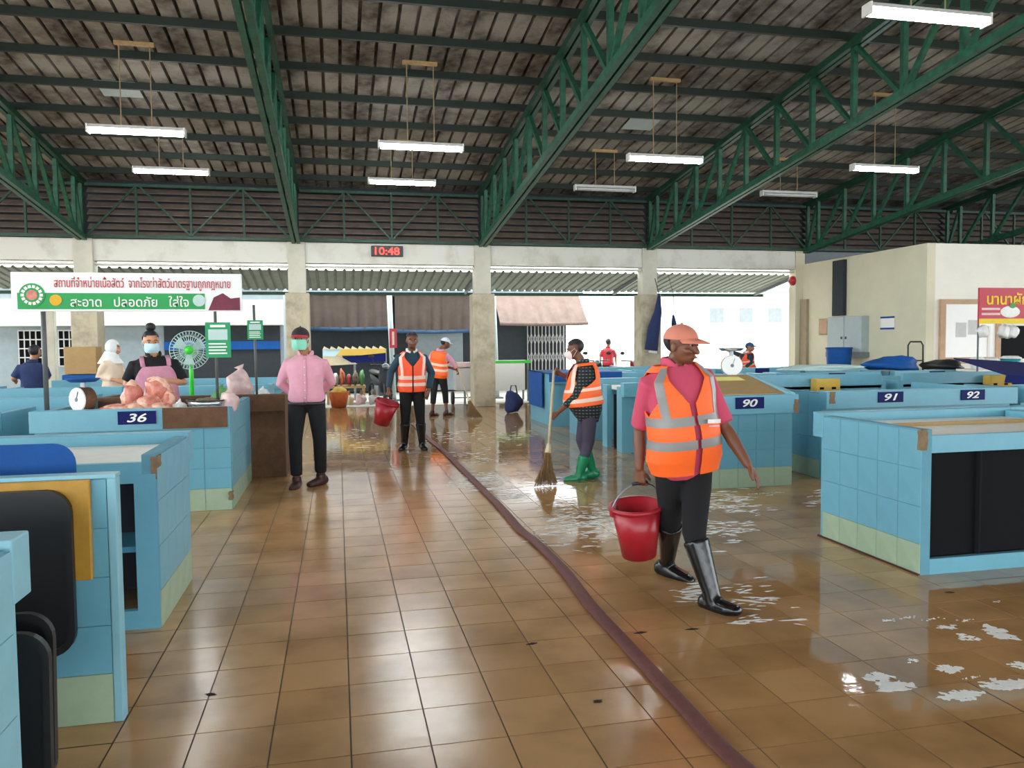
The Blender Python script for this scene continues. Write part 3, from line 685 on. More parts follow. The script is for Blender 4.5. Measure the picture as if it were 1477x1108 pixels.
meats = [(168, 7.75, .15, .08, .05, 'meat', 'long red strip of raw meat beside the dial scale'), (196, 7.70, .12, .09, .055, 'meat', 'flat piece of red meat below the apron'), (215, 7.72, .11, .09, .09, 'meat_fat', 'fatty pork piece in the middle of the meat pile'), (232, 7.66, .10, .09, .06, 'meat', 'lean pork cut at the right of the meat pile'),
         (190, 7.9, .10, .09, .15, 'meat_fat', 'upright pork shank lump behind the red strips'), (228, 7.9, .13, .10, .17, 'meat_fat', 'big pale pork joint in front of the apron'), (243, 7.8, .08, .09, .10, 'meat', 'small red meat lump next to the white bag')]
for k, (px, Y, a, b_, c, m, lab) in enumerate(meats):
    X = PY(px, 575, Y).x; b = lump((0, 0, 0), (a, b_, c), k); z = bottom(b)
    t = root('raw_meat', lab, 'meat', (X, Y, TOP - z)); part('flesh', b, m, t, True)
    part('fat_rim', lump((a * .1, -b_ * .25, c * .25), (a * .8, b_ * .8, c * .8), k + 40), 'meat_fat' if m == 'meat' else 'meat', t, True)
def dial_scale(lab, loc, rz, s=1.0, mbody='metal_grey', tilt=0.0, tray_m='steel_bowl'):
    t = root('dial_scale', lab, 'scale', loc, rz)
    part('base', MB().box(-.10 * s, .10 * s, -.08 * s, .09 * s, 0, .03 * s), mbody, t, bevel=.006)
    part('case', MB().lathe([(.09 * s, .08 * s), (.115 * s, .06 * s), (.12 * s, -.06 * s), (.0, -.065 * s)][::-1], (0, 0, .145 * s), 24, 'y'), mbody, t, True)
    d = part('dial', MB().lathe([(.0, -.074 * s), (.112 * s, -.072 * s), (.118 * s, -.06 * s)], (0, 0, .145 * s), 28, 'y'), 'board_white', t)
    part('needle', MB().bar((0, -.077 * s, .145 * s), (.03 * s, -.077 * s, .225 * s), .006, .004), 'black', d); part('hub', MB().lathe([(0, -.082 * s), (.02 * s, -.08 * s), (.02 * s, -.07 * s)], (0, 0, .145 * s), 12, 'y'), 'metal_grey', d)
    part('stem', MB().tube([(0, 0, .25 * s), (0, 0, .31 * s)], .025 * s, 10), 'metal', t)
    part('pan', MB().lathe_open([(.0001, .31 * s), (.11 * s, .312 * s), (.15 * s, .34 * s), (.155 * s, .345 * s), (.15 * s, .347 * s), (.11 * s, .318 * s), (.0001, .316 * s)]), tray_m, t, True)
    return t
dial_scale('dial scale with a brown body and blue pan on the butcher stall', (PY(120, 565, 7.85).x, 7.85, TOP), math.radians(-38), .95, 'rust_brown', tray_m='blue_sheet')
def bag(lab, px, py, Y, r, m, seed, z=TOP, name='plastic_bag'):
    X = PY(px, py, Y).x; b = lump((0, 0, 0), r, seed, .6); t = root(name, lab, 'bag', (X, Y, z - bottom(b))); part('sack', b, m, t, True)
    tb = MB().tube([(0, 0, r[2] * .75), (.01, 0, r[2] * 1.05), (-.005, 0, r[2] * 1.25)], [(r[0] * .5, r[1] * .4), (r[0] * .16, r[1] * .16), (r[0] * .4, r[1] * .2)], 12); part('knot', tb, m, t, True)
bag('white plastic bag left of the steel bowl', 258, 575, 7.72, (.07, .07, .06), 'bag', 3)
bag('tied bag with pink meat at the right pole', 330, 570, 7.75, (.09, .08, .10), 'bag_pink', 5)
bag('bag of green leaves behind the right pole', 318, 555, 8.0, (.09, .08, .12), 'leaf', 6)
bag('large clear bag of pink meat on the brown stall', 346, 555, 9.45, (.15, .14, .19), 'bag_pink', 8)
bag('white bag of goods on the brown stall', 378, 570, 9.3, (.08, .07, .07), 'bag', 9)
bw = root('steel_bowl', 'wide dark-rimmed steel bowl on the butcher stall', 'bowl', (PY(297, 572, 7.75).x, 7.75, TOP))
part('bowl', MB().lathe_open([(.0001, .004), (.08, .004), (.15, .06), (.17, .11), (.16, .11), (.14, .065), (.075, .014), (.0001, .012)]), 'steel_bowl', bw, True); part('rim', MB().lathe_open([(.165, .104), (.178, .107), (.178, .116), (.165, .116)]), 'black', bw, True); part('contents', lump((0, 0, .08), (.11, .11, .05), 21), 'goods_mixed', bw, True)
kn = root('cleaver', 'steel cleaver with dark handle lying beside the bowl', 'knife', (PY(280, 585, 7.6).x, 7.58, TOP + .001)); part('blade', MB().box(0, .16, 0, .07, 0, .004), 'steel_bowl', kn); part('handle', MB().tube([(-.10, .035, .012), (.0, .035, .012)], .012, 8), 'black', kn)
# fan
fy = 9.6; fp_ = PY(275, 505, fy)
fn = root('table_fan', 'green table fan with pale round guard behind the stall keeper', 'fan', (fp_.x, fy, TOP))
hz = fp_.z - TOP
part('base', MB().lathe([(.13, 0), (.13, .02), (.04, .05), (.0, .05)], n=24), 'fan_green', fn, True); part('stem', MB().tube([(0, 0, .04), (0, 0, hz - .03)], .025, 10), 'fan_green', fn, True)
part('motor', MB().lathe([(0, -.02), (.05, -.02), (.06, .05), (.03, .12), (0, .12)], (0, 0, hz), 16, 'y'), 'fan_green', fn, True)
part('hub', MB().lathe([(0, -.13), (.05, -.125), (.055, -.10)], (0, 0, hz), 16, 'y'), 'fan_green', fn, True)
g = MB()
for k in range(36):
    a = 2 * PI * k / 36; c, s = math.cos(a), math.sin(a)
    g.tube([(.05 * c, -.125, hz + .05 * s), (.15 * c, -.12, hz + .15 * s), (.215 * c, -.06, hz + .215 * s), (.15 * c, .02, hz + .15 * s), (.05 * c, .03, hz + .05 * s)], .0028, 4)
for r in (.10, .16, .217): g.tube([(r * math.cos(a), -.122 if r < .2 else -.06, hz + r * math.sin(a)) for a in [2 * PI * k / 32 for k in range(33)]], .004, 5)
tag(part('guard', g, 'fan_guard', fn), kind='stuff')
for k in range(3):
    a = 2 * PI * k / 3; b = MB()
    for (r, da, dy) in ((.04, 0, 0), (.18, .1, .02), (.18, .85, -.02), (.04, .9, -.01)): b.v.append((r * math.cos(a + da), -.07 + dy, hz + r * math.sin(a + da)))
    b.f.append((0, 1, 2, 3)); part('blade', b, 'fan_guard', fn)
# on the right stalls
dial_scale('white dial scale standing on the stall behind plate 90', (PY(1053, 530, 8.75).x, 8.72, 1.05), math.radians(-20), 1.05, 'wood')
tag(part('scale_stand', MB().box(4.25, 4.65, 8.5, 8.95, 0, 1.048), 'blue', bevel=.01), 'narrow blue cabinet carrying the white dial scale', 'cabinet')
bkt = PX
tb_ = root('tarp_heap', 'crumpled blue tarpaulin heap on the stall by the beige wall', 'tarpaulin', (9.75, 12.35, .95))
part('sheet', lump((0, 0, .07), (.5, .3, .16), 31, .45), 'blue_sheet', tb_, True)
t = root('tarp_heap', 'black plastic sheet heap beside the blue tarpaulin', 'tarpaulin', (10.8, 12.3, .95)); part('sheet', lump((0, 0, .05), (.35, .3, .12), 32, .45), 'black', t, True)
t = root('tarp_heap', 'pale plastic sheets spread on the stall before the electric cabinet', 'tarpaulin', (8.3, 12.3, .95)); part('sheet', lump((0, 0, .05), (.8, .3, .07), 33, .4), 'fan_guard', t, True)
t = root('blue_barrel', 'blue plastic tub standing under the electric cabinet', 'tub', (11.2, 15.9, 0)); part('tub', MB().lathe_open([(.0001, .9), (.2, .9), (.27, 1.32), (.28, 1.32), (.28, 1.30), (.21, .02), (.0001, .0)]), 'blue_sheet', t, True); part('rim', MB().lathe_open([(.275, 1.29), (.295, 1.295), (.295, 1.325), (.275, 1.33)]), 'blue_sheet', t, True)
p = PY(1327, 500, 13.2)
t = root('hand_truck', 'black tubular hand truck standing against the beige corner', 'trolley', (p.x, 13.3, 0))
part('frame', MB().tube([(-.17, 0, .15), (-.17, .02, 1.38), (-.12, .02, 1.45), (.12, .02, 1.45), (.17, .02, 1.38), (.17, 0, .15)], .016, 8), 'black', t, True)
for z in (.5, 1.08): part('crossbar', MB().tube([(-.17, .01, z), (.17, .01, z)], .012, 8), 'black', t)
part('toe_plate', MB().box(-.2, .2, -.2, 0, .0, .015), 'black', t)
for s in (-1, 1): part('wheel', MB().lathe([(0, s * .19), (.11, s * .19), (.12, s * .21), (.11, s * .24), (0, s * .24)], (0, .06, .12), 16, 'x'), 'rubber', t, True)
# red food banner and vendor table at right
a = PY(1412, 467, 11.2); c = PY(1412, 415, 11.2)
rb = root('food_banner', 'red food stall banner with yellow lettering and yellow edge', 'banner', (a.x, 11.2, a.z)); rh = c.z - a.z
part('board', MB().box(0, 1.5, 0, .03, 0, rh), 'banner_red', rb); part('yellow_edge', MB().box(0, 1.5, -.004, 0, 0, rh * .14), 'text_yellow', rb)
fit_text('นานาผักสด', 1.15, rh * .34, 'text_yellow', rb, (.72, -.004, rh * .70), bold=.02)
for k in range(2): part('small_print', MB().box(.05, .42, -.004, 0, rh * (.24 + .14 * k), rh * (.30 + .14 * k)), 'bag_pink', rb)
part('dish_picture', MB().ball((.62, -.003, rh * .33), (.2, .006, .1), 16), 'bag', rb); part('leaf_picture', MB().ball((.66, -.005, rh * .5), (.07, .006, .05), 12), 'leaf', rb)
for q in (.03, 1.47): part('post', MB().tube([(q, .045, -a.z), (q, .045, rh)], .015, 8), 'pole', rb)
vt = root('vendor_table', 'white table below the red food banner', 'table', (a.x + .15, 11.35, 0)); part('top', MB().box(0, 1.6, 0, .5, .93, .97), 'white_paint', vt)
for qx in (.05, 1.55):
    for qy in (.05, .45): part('leg', MB().bar((qx, qy, 0), (qx, qy, .93), .04), 'metal_grey', vt)
for k, (dx, w, h, m, lab) in enumerate(((.16, .11, .16, 'bag', 'white tub at the left of the banner table'), (.46, .11, .14, 'cream_cloth', 'cream tub in the middle of the banner table'), (.85, .16, .17, 'teal', 'teal plastic tub on the banner table'))):
    t = root('food_tub', lab, 'tub', (a.x + .15 + dx, 11.55, .972)); part('tub', MB().lathe([(w * .85, 0), (w, h), (0, h)], n=20), m, t, True); part('lid', MB().lathe([(w * 1.06, h + .002), (w * 1.06, h + .02), (w * .7, h + .05), (0, h + .055)], n=20), 'bag', t, True)
for k, (dx, dz) in enumerate(((.12, .34), (.55, .45), (.72, .30))):
    bg_ = lump((0, 0, 0), (.10, .07, .13), 60 + k); t = root('hanging_bag', ('white plastic bag hanging at the left under the red banner', 'white plastic bag hanging high under the red banner', 'large white bag hanging low under the red banner')[k], 'bag', (a.x + dx, 11.25, a.z - .14)); part('sack', bg_, 'bag', t, True); part('strap', MB().tube([(0, 0, .10), (0, 0, .15)], .008, 6), 'bag', t)
# ------------------------------------------------------------------ outside, beyond the columns
t = root('corrugated_awning', 'long pale green corrugated awning outside the open bays', 'awning', (0, 18.75, 3.22))
prof = []
for k in range(120): prof += [(-13 + k * .21, 0), (-13 + k * .21 + .13, 0), (-13 + k * .21 + .15, .04), (-13 + k * .21 + .19, .04)]
n = len(prof); b = MB().add([(x, 0, z) for x, z in prof] + [(x, 2.2, z - .32) for x, z in prof], [(i, i + 1, n + i + 1, n + i) for i in range(n - 1)])
part('sheeting', b, 'awning_green', t); part('edge_beam', MB().box(-13, 12.2, 2.15, 2.22, -.44, -.36), 'steel_green', t)
for X in COLX[:-1]: part('bracket', MB().bar((X, -.1, -.03), (X, 2.15, -.38), .05, .07), 'metal_grey', t)
SY = 24.0
def at(px, py, Y): return PY(px, py, Y)
ZC = at(560, 424, SY).z
sh = root('shop_house', 'dark shop row with brown canvas curtains across the road', 'shop', (0, SY + 1.2, 0))
xa, xb = at(440, 500, SY).x, at(832, 500, SY).x
part('wall', MB().box(xa, xb, 0, 3, 0, ZC), 'shop_dark', sh); part('roof', MB().box(xa, xb + .2, -1.25, 3.2, ZC, ZC + .12), 'shop_grey', sh)
part('grey_shutter', MB().box(at(588, 500, SY).x + .3, at(676, 500, SY).x, -.05, 0, 0, 2.0), 'shop_grey', sh)
g0, g1 = at(760, 500, SY + 1.2).x, at(812, 500, SY + 1.2).x
gt = root('folding_gate', 'white folding lattice gate below the light brown canvas', 'gate', (g0, SY + 1.1, 0)); gw = g1 - g0
for k in range(11): part('bar', MB().bar((gw * k / 10, 0, 0), (gw * k / 10, 0, 2.15), .025), 'reflect', gt)
for k in range(10):
    for z in (.25, .85, 1.45): part('lattice', MB().bar((gw * k / 10, -.02, z), (gw * (k + 1) / 10, -.02, z + .35), .015), 'reflect', gt); part('lattice', MB().bar((gw * k / 10, -.02, z + .35), (gw * (k + 1) / 10, -.02, z), .015), 'reflect', gt)
def curtain(lab, px0, px1, py0, py1, Y, m, hem, out=0.0):
    a, c = at(px0, py1, Y), at(px1, py0, Y); w = c.x - a.x; h = c.z - a.z; t = root('canvas_curtain', lab, 'canvas', (a.x, Y, a.z)); b = MB(); n = 40
    for i in range(n + 1):
        x = w * i / n; f = .05 * math.sin(i * 1.1) + .03 * math.sin(i * 2.7)
        b.v += [(x, f - out, .03 * math.sin(i * 1.6)), (x, f * .6 - out * .5, h * .5), (x, f * .2, h)]
    b.f = [q for i in range(n) for q in ((3 * i, 3 * i + 3, 3 * i + 4, 3 * i + 1), (3 * i + 1, 3 * i + 4, 3 * i + 5, 3 * i + 2))]
    part('canvas', b, m, t, True); part('hem_roll', MB().tube([(0, -out, 0), (w * .5, -out, -.03), (w, -out, 0)], .06, 10), hem, t, True); part('top_rail', MB().bar((0, 0, h), (w, 0, h), .06), 'metal_grey', t)
curtain('dark brown canvas curtain with a blue hem left of the light pole', 440, 566, 424, 474, SY, 'tarp_brown', 'tarp_blue')
curtain('dark brown canvas curtain with a blue hem right of the light pole', 570, 680, 424, 478, SY, 'tarp_brown', 'tarp_blue')
curtain('light brown canvas canopy sloping out over the folding gate', 712, 834, 424, 468, SY, 'tarp_light', 'tarp_light', 1.0)
for px, m, lab in ((568, 'panel_grey', 'pale metal pole between the brown canvas curtains'), (717, 'panel_grey', 'pale metal pole right of the stained column')):
    p = at(px, 560, 21.5); t = root('awning_pole', lab, 'pole', (p.x, 21.5, -.05)); part('tube', MB().tube([(0, 0, 0), (-.08, 0, 2.88)], .07, 12), m, t, True); part('foot', MB().box(-.15, .15, -.15, .15, 0, .04), 'metal_grey', t)
p = at(561, 488, 21.3); t = root('red_sign', 'small vertical red sign fixed to the pale pole', 'sign', (p.x + .12, 21.42, p.z)); part('plate', MB().box(-.10, .10, 0, .03, -.26, .26), 'red', t); part('light_stripe', MB().box(-.03, .03, -.004, 0, -.18, .18), 'bag_pink', t)
# striped canopy, goods
a, c = at(466, 528, 22.0), at(556, 503, 22.0)
t = root('stall_canopy', 'cream, yellow and navy stall canopy with a scalloped edge', 'canopy', (a.x, 22.0, a.z)); w, h = c.x - a.x, c.z - a.z
part('cream_panel', MB().prism([(0, 0), (w * .55, .04), (w * .3, h * .55), (0, h * .6)], 'y', -.02, .0), 'canvas_cream', t); part('navy_panel', MB().prism([(w * .3, h * .5), (w * .45, .08), (w, .10), (w, h * .75), (w * .7, h * .7)], 'y', -.05, -.02), 'navy', t)
part('yellow_panel', MB().prism([(w * .2, h * .6), (w * .6, h * .62), (w, h * .75), (w, h), (w * .3, h)], 'y', -.08, -.05), 'canvas_yellow', t); part('blue_panel', MB().prism([(0, h * .6), (w * .3, h * .55), (w * .35, h), (0, h)], 'y', -.04, -.02), 'mask_blue', t)
for k in range(9): part('scallop', MB().prism([(w * k / 9, h), (w * (k + 1) / 9, h), (w * (k + .2) / 9, h + .08)], 'y', -.07, -.04), 'canvas_cream', t)
for q in (.02, w * .5, w): part('post', MB().tube([(q, .06, -a.z - .05), (q, .06, h)], .03, 8), 'metal_grey', t)
gt2 = root('goods_table', 'low wooden sales table under the striped canopy', 'table', (at(470, 560, 20.5).x, 20.6, -.05)); tw = at(528, 560, 20.5).x - at(470, 560, 20.5).x
part('top', MB().box(0, tw, 0, .8, .42, .47), 'wood', gt2)
for q in (.05, tw - .05):
    for r in (.05, .75): part('leg', MB().bar((q, r, 0), (q, r, .42), .06), 'wood', gt2)
gl = ['maroon bundle at the left end of the sales table', 'white and grey bundle on the sales table', 'orange packet stack on the sales table', 'red packet stack on the sales table', 'dark mixed bundle at the right end of the sales table', 'pale green bundle on the sales table']
for k, m in enumerate(('maroon', 'reflect', 'goods_orange', 'goods_red', 'goods_mixed', 'leaf')):
    b = lump((0, 0, 0), (.06, .25, .16 + .04 * (k % 3)), 70 + k, .7); t = root('goods_bundle', gl[k], 'bundle', (gt2.location.x + tw * (k + .5) / 6, 20.95, .42 - bottom(b)), group='bundles on the sales table'); part('bundle', b, m, t, True); part('tie', MB().tube([(.062 * math.cos(q), .1, .16 * math.sin(q)) for q in [2 * PI * j / 16 for j in range(17)]], .012, 6), 'canvas_cream', t)
p = G(489, 588); t = root('orange_basket', 'orange-red basket on the wet ground beside the pink-shirted man', 'basket', (p.x, p.y, 0)); part('body', MB().lathe_open([(.0001, .01), (.15, .01), (.22, .38), (.24, .38), (.24, .36), (.17, 0), (.0001, 0)]), 'goods_orange', t, True); part('contents', lump((0, 0, .38), (.2, .2, .1), 90), 'canvas_yellow', t, True)
for k, px in enumerate((503, 521, 540)):
    p = G(px, 584); b = lump((0, 0, 0), (.13, .16, .14), 100 + k); t = root('sack', ('pale sack at the left on the ground before the sales table', 'pinkish sack on the ground before the sales table', 'whitish sack on the ground by the motorbike')[k], 'sack', (p.x, p.y, -bottom(b))); part('body', b, ('canvas_cream', 'bag_pink', 'reflect')[k], t, True); part('tie', MB().tube([(0, 0, .13), (.02, 0, .24)], [.05, .02], 8), 'straw', t)
def motorbike(lab, loc, rz, body):
    t = root('motorbike', lab, 'motorbike', loc, rz)
    for y in (-.62, .62):
        w = part('wheel', MB().tube([(0, y + .25 * math.cos(q), .28 + .25 * math.sin(q)) for q in [2 * PI * k / 24 for k in range(25)]], .045, 8), 'rubber', t, True); part('rim', MB().lathe([(0, -.03), (.06, -.03), (.06, .03), (0, .03)], (0, y, .28), 12, 'x'), 'metal', w)
        for k in range(5): q = 2 * PI * k / 5; part('spoke', MB().bar((0, y, .28), (0, y + .22 * math.cos(q), .28 + .22 * math.sin(q)), .02), 'metal', w)
    part('body', MB().tube([(0, -.45, .55), (0, -.1, .5), (0, .25, .58), (0, .6, .72)], [(.05, .08), (.09, .14), (.11, .14), (.07, .08)], 12, round_=1), body, t, True)
    part('front_shield', MB().tube([(0, -.48, .35), (0, -.52, .7), (0, -.42, .98)], [(.14, .05), (.2, .06), (.13, .05)], 12, round_=1), body, t, True)
    part('seat', MB().tube([(0, -.15, .78), (0, .2, .8), (0, .62, .84)], [(.1, .05), (.13, .06), (.1, .05)], 12, round_=1), 'black', t, True)
    for s in (-1, 1): part('fork', MB().bar((s * .07, -.62, .28), (s * .06, -.42, .9), .035), 'metal', t)
    hb = part('handlebar', MB().tube([(-.34, -.3, 1.03), (-.15, -.4, 1.02), (.15, -.4, 1.02), (.34, -.3, 1.03)], .017, 8), 'black', t, True); part('headlamp', MB().ball((0, -.5, .98), (.10, .07, .08), 14), 'metal', t, True)
    for s in (-1, 1): m_ = part('mirror', MB().ball((s * .33, -.35, 1.24), (.075, .015, .05), 12), 'black', hb, True); part('mirror_stem', MB().tube([(s * .25, -.35, 1.03), (s * .31, -.35, 1.22)], .008, 6), 'black', hb)
    part('engine', MB().box(-.12, .12, -.2, .15, .22, .48), 'metal_grey', t, bevel=.03)
p = at(548, 560, 20.6); motorbike('dark motorbike parked by the pale pole', (p.x, 20.6, -.05), math.radians(15), 'black')
p = at(905, 540, 20.6); motorbike('red motorbike parked outside beyond the right stalls', (p.x, 20.8, -.05), math.radians(15), 'bucket_red')
p = at(868, 540, 21.2); motorbike('black motorbike parked beside the red one', (p.x, 21.6, -.05), math.radians(-20), 'black')
# white table outside with green edge, blue bag
p = at(733, 520, 20.2); t = root('white_table', 'white table with a green edge outside beside the stained column', 'table', (p.x - .5, 20.2, -.05)); part('top', MB().box(0, 1.1, 0, .7, 1.03, 1.08), 'white_paint', t); part('edge', MB().box(-.01, 1.11, -.012, 0, 1.01, 1.09), 'fan_green', t); part('cloth', MB().box(.02, .95, 0, .01, .3, 1.03), 'board_white', t)
for q in (.05, 1.05):
    for r in (.06, .64): part('leg', MB().bar((q, r, 0), (q, r, 1.03), .05), 'metal_grey', t)
p = G(727, 590); b = lump((0, 0, 0), (.2, .2, .25), 120); t = root('blue_bag', 'dark blue bag on the ground under the white table', 'bag', (p.x, p.y - 1.0, -bottom(b))); part('sack', b, 'navy_cloth', t, True); part('handle', MB().tube([(-.08, 0, .2), (-.05, 0, .36), (.05, 0, .36), (.08, 0, .2)], .015, 8), 'navy_cloth', t, True)
p = at(670, 545, 19.2); t = root('handcart', 'pink and white handcart left of the stained column', 'cart', (p.x, 19.0, 0)); part('pink_lid', MB().box(-.32, .32, -.25, .25, .92, 1.04), 'bag_pink', t, bevel=.02); part('box', MB().box(-.28, .28, -.22, .22, .35, .9), 'reflect', t, bevel=.02)
for s in (-1, 1): part('wheel', MB().lathe([(0, s * .30), (.16, s * .30), (.17, s * .33), (.16, s * .36), (0, s * .36)], (0, 0, .17), 18, 'x'), 'rubber', t, True)
part('axle', MB().bar((-.3, 0, .17), (.3, 0, .17), .03), 'metal', t); part('leg', MB().bar((0, .18, 0), (0, .18, .36), .05), 'metal', t)
# hanging navy cloth and umbrella by the fourth column
nc = root('hanging_cloth', 'navy cloth hanging folded beside the cream column', 'cloth', (at(946, 470, 18.0).x, 18.0, at(946, 505, 18.0).z)); hh = at(946, 425, 18.0).z - nc.location.z
part('cloth', MB().tube([(-.12, 0, 0), (-.05, 0, hh * .4), (.06, 0, hh * .7), (.08, 0, hh)], [(.17, .07), (.16, .07), (.1, .05), (.03, .03)], 12), 'navy_cloth', nc, True); part('cord', MB().tube([(.08, 0, hh), (.08, .37, 3.27 - nc.location.z)], .01, 6), 'black', nc); part('white_hem', MB().tube([(-.2, -.05, -.03), (0, -.05, -.06)], .03, 8), 'bag', nc)
u0 = at(971, 485, 18.0); un = root('hanging_umbrella', 'closed dark umbrella hanging from the awning beside the navy cloth', 'umbrella', (u0.x, 18.0, u0.z)); uh = at(971, 424, 18.0).z - u0.z
part('canopy', MB().tube([(0, 0, 0), (.02, 0, uh * .3), (0, 0, uh * .5)], [(.01, .01), (.07, .06), (.025, .025)], 10), 'navy_cloth', un, True); part('shaft', MB().tube([(0, 0, uh * .5), (0, 0, uh)], .012, 8), 'black', un); part('cord', MB().tube([(0, 0, uh), (0, .37, 3.27 - u0.z)], .006, 5), 'black', un)
# pale building far right
x0, x1 = at(1000, 450, 45).x, at(1190, 450, 45).x
t = root('distant_building', 'pale far building glimpsed through the bright right bay', 'building', (x0, 45, -.05)); part('wall', MB().box(0, x1 - x0, 0, 6, 0, 4.6), 'white_paint', t); part('roof', MB().box(-.4, x1 - x0 + .4, -.6, 6.4, 4.6, 4.85), 'shop_grey', t)
for k in range(4):
    w_ = part('window', MB().box(1 + k * 2, 2.1 + k * 2, -.05, 0, 2.6, 3.7), 'panel_grey', t); part('pane', MB().box(1.1 + k * 2, 2.0 + k * 2, -.07, -.05, 2.7, 3.6), 'metal_grey', w_)
# white shop on the left
x0, x1 = at(-60, 450, 22).x, at(408, 450, 22).x
wsx = root('white_shop', 'white shop front with grille windows behind the butcher stall', 'shop', (x0, 22.2, -.05)); ww = x1 - x0
part('wall', MB().box(0, ww, 0, 3, 0, 3.3), 'shop_grey', wsx)
z0, z1 = at(200, 470, 22).z + .05, at(200, 432, 22).z + .05
part('white_fascia', MB().box(-.2, ww, -.25, 0, z0, z1), 'white_paint', wsx, bevel=.02)
part('dark_bay', MB().box(at(235, 500, 22).x - x0, ww - .1, -.03, 0, .0, z0), 'shop_dark', wsx)
part('blue_band', MB().box(at(235, 500, 22).x - x0, ww - .1, -.08, -.03, at(300, 502, 22).z, at(300, 490, 22).z), 'blue_sheet', wsx)
for (pa, pb) in ((24, 58), (82, 106)):
    wa, wb_ = at(pa, 500, 22).x - x0, at(pb, 500, 22).x - x0; q0, q1 = at(50, 526, 22).z, at(50, 474, 22).z
    f = part('window', MB().box(wa, wb_, -.04, 0, q0, q1), 'dark', wsx)
    nb_ = int((wb_ - wa) / .12)
    for k in range(nb_ + 1): part('grille_bar', MB().bar((wa + (wb_ - wa) * k / nb_, -.07, q0), (wa + (wb_ - wa) * k / nb_, -.07, q1), .025), 'reflect', f)
    for k in range(5): part('grille_bar', MB().bar((wa, -.07, q0 + (q1 - q0) * k / 4), (wb_, -.07, q0 + (q1 - q0) * k / 4), .03), 'reflect', f)
p = at(140, 500, 20.5); tag(part('white_post', MB().box(p.x - .11, p.x + .11, 20.5, 20.72, -.05, 2.9), 'white_paint', bevel=.01), 'white square post beside the white-hooded person', 'post')
p = at(72, 500, 20.5); tag(part('white_post', MB().box(p.x - .1, p.x + .1, 20.5, 20.7, -.05, 2.9), 'column_paint', bevel=.01), 'cream square post behind the left banner pole', 'post')
p = at(120, 510, 16.5); t = root('cardboard_box', 'brown cardboard box stacked on crates behind the butcher stall', 'box', (p.x, 16.5, 0)); part('carton', MB().box(-.28, .28, -.2, .2, .98, 1.5), 'tan', t, bevel=.01); part('crate', MB().box(-.32, .32, -.24, .24, .5, .97), 'blue_sheet', t, bevel=.02); part('crate', MB().box(-.32, .32, -.24, .24, 0, .49), 'blue_sheet', t, bevel=.02)

# ------------------------------------------------------------------ hose, foam, litter
def z7(x, y): return G(560 + x / 2.27, 620 + y / 2.27)
hp = [G(596, 612)] + [z7(*q) for q in ((130, 30), (180, 70), (225, 115), (290, 180), (360, 250), (430, 330), (480, 370), (570, 460), (660, 580), (760, 690), (860, 800), (960, 910), (1060, 1020), (1150, 1108))] + [V((1.42, 1.6, 0)), V((1.55, .4, 0)), V((1.5, -1.5, 0))]
def smooth_path(P, n=6):
    out = []
    for i in range(len(P) - 1):
        p0, p1, p2, p3 = P[max(i - 1, 0)], P[i], P[i + 1], P[min(i + 2, len(P) - 1)]
        for k in range(n):
            t = k / n; out.append(.5 * ((2 * p1) + (p2 - p0) * t + (2 * p0 - 5 * p1 + 4 * p2 - p3) * t * t + (3 * p1 - p0 - 3 * p2 + p3) * t ** 3))
    return out + [P[-1]]
hs = smooth_path(hp); b = MB().tube([p + V((0, 0, .014)) for p in hs], [(.042, .013)] * len(hs), 10, side=(1, 0, 0))
tag(part('fire_hose', b, 'hose', None, True), 'flat red-brown fire hose lying along the tiled aisle', 'hose')
rf = random.Random(5); b = MB()
def blob(c, rx, ry, ang):
    n = 10; ph = [rf.uniform(0, 6.3) for _ in range(3)]; ring = []
    for k in range(n):
        a = 2 * PI * k / n; r = 1 + .35 * math.sin(3 * a + ph[0]) + .25 * math.sin(5 * a + ph[1]) + .15 * math.sin(8 * a + ph[2]); x, y = r * rx * math.cos(a), r * ry * math.sin(a)
        ring.append((c.x + x * math.cos(ang) - y * math.sin(ang), c.y + x * math.sin(ang) + y * math.cos(ang)))
    b.add([(x, y, .0005) for x, y in ring] + [(c.x + (x - c.x) * .7, c.y + (y - c.y) * .7, .0022) for x, y in ring] + [(c.x, c.y, .0026)], [(k, (k + 1) % n, n + (k + 1) % n, n + k) for k in range(n)] + [(n + k, n + (k + 1) % n, 2 * n) for k in range(n)])
for (x, y, w, h, n) in ((700, 692, 50, 14, 150), (735, 715, 30, 8, 60), (690, 660, 50, 12, 40), (655, 628, 50, 12, 40), (720, 630, 60, 18, 50), (830, 760, 80, 34, 150), (870, 745, 50, 22, 60), (1040, 722, 60, 16, 80), (1045, 765, 45, 22, 60), (1070, 735, 60, 8, 30), (1000, 855, 30, 20, 30), (1190, 720, 30, 22, 30), (500, 630, 60, 16, 40), (1080, 860, 50, 26, 30), (1080, 895, 60, 8, 14)):  # mid-distance streaks: glare on the wet floor painted in with the suds
    for _ in range(n):
        c = G(rf.gauss(x, w * .45), max(600, rf.gauss(y, h * .45))); s = rf.uniform(.006, .022); blob(c, s * rf.uniform(1.5, 4.0), s * .6, rf.gauss(-.1, .25))
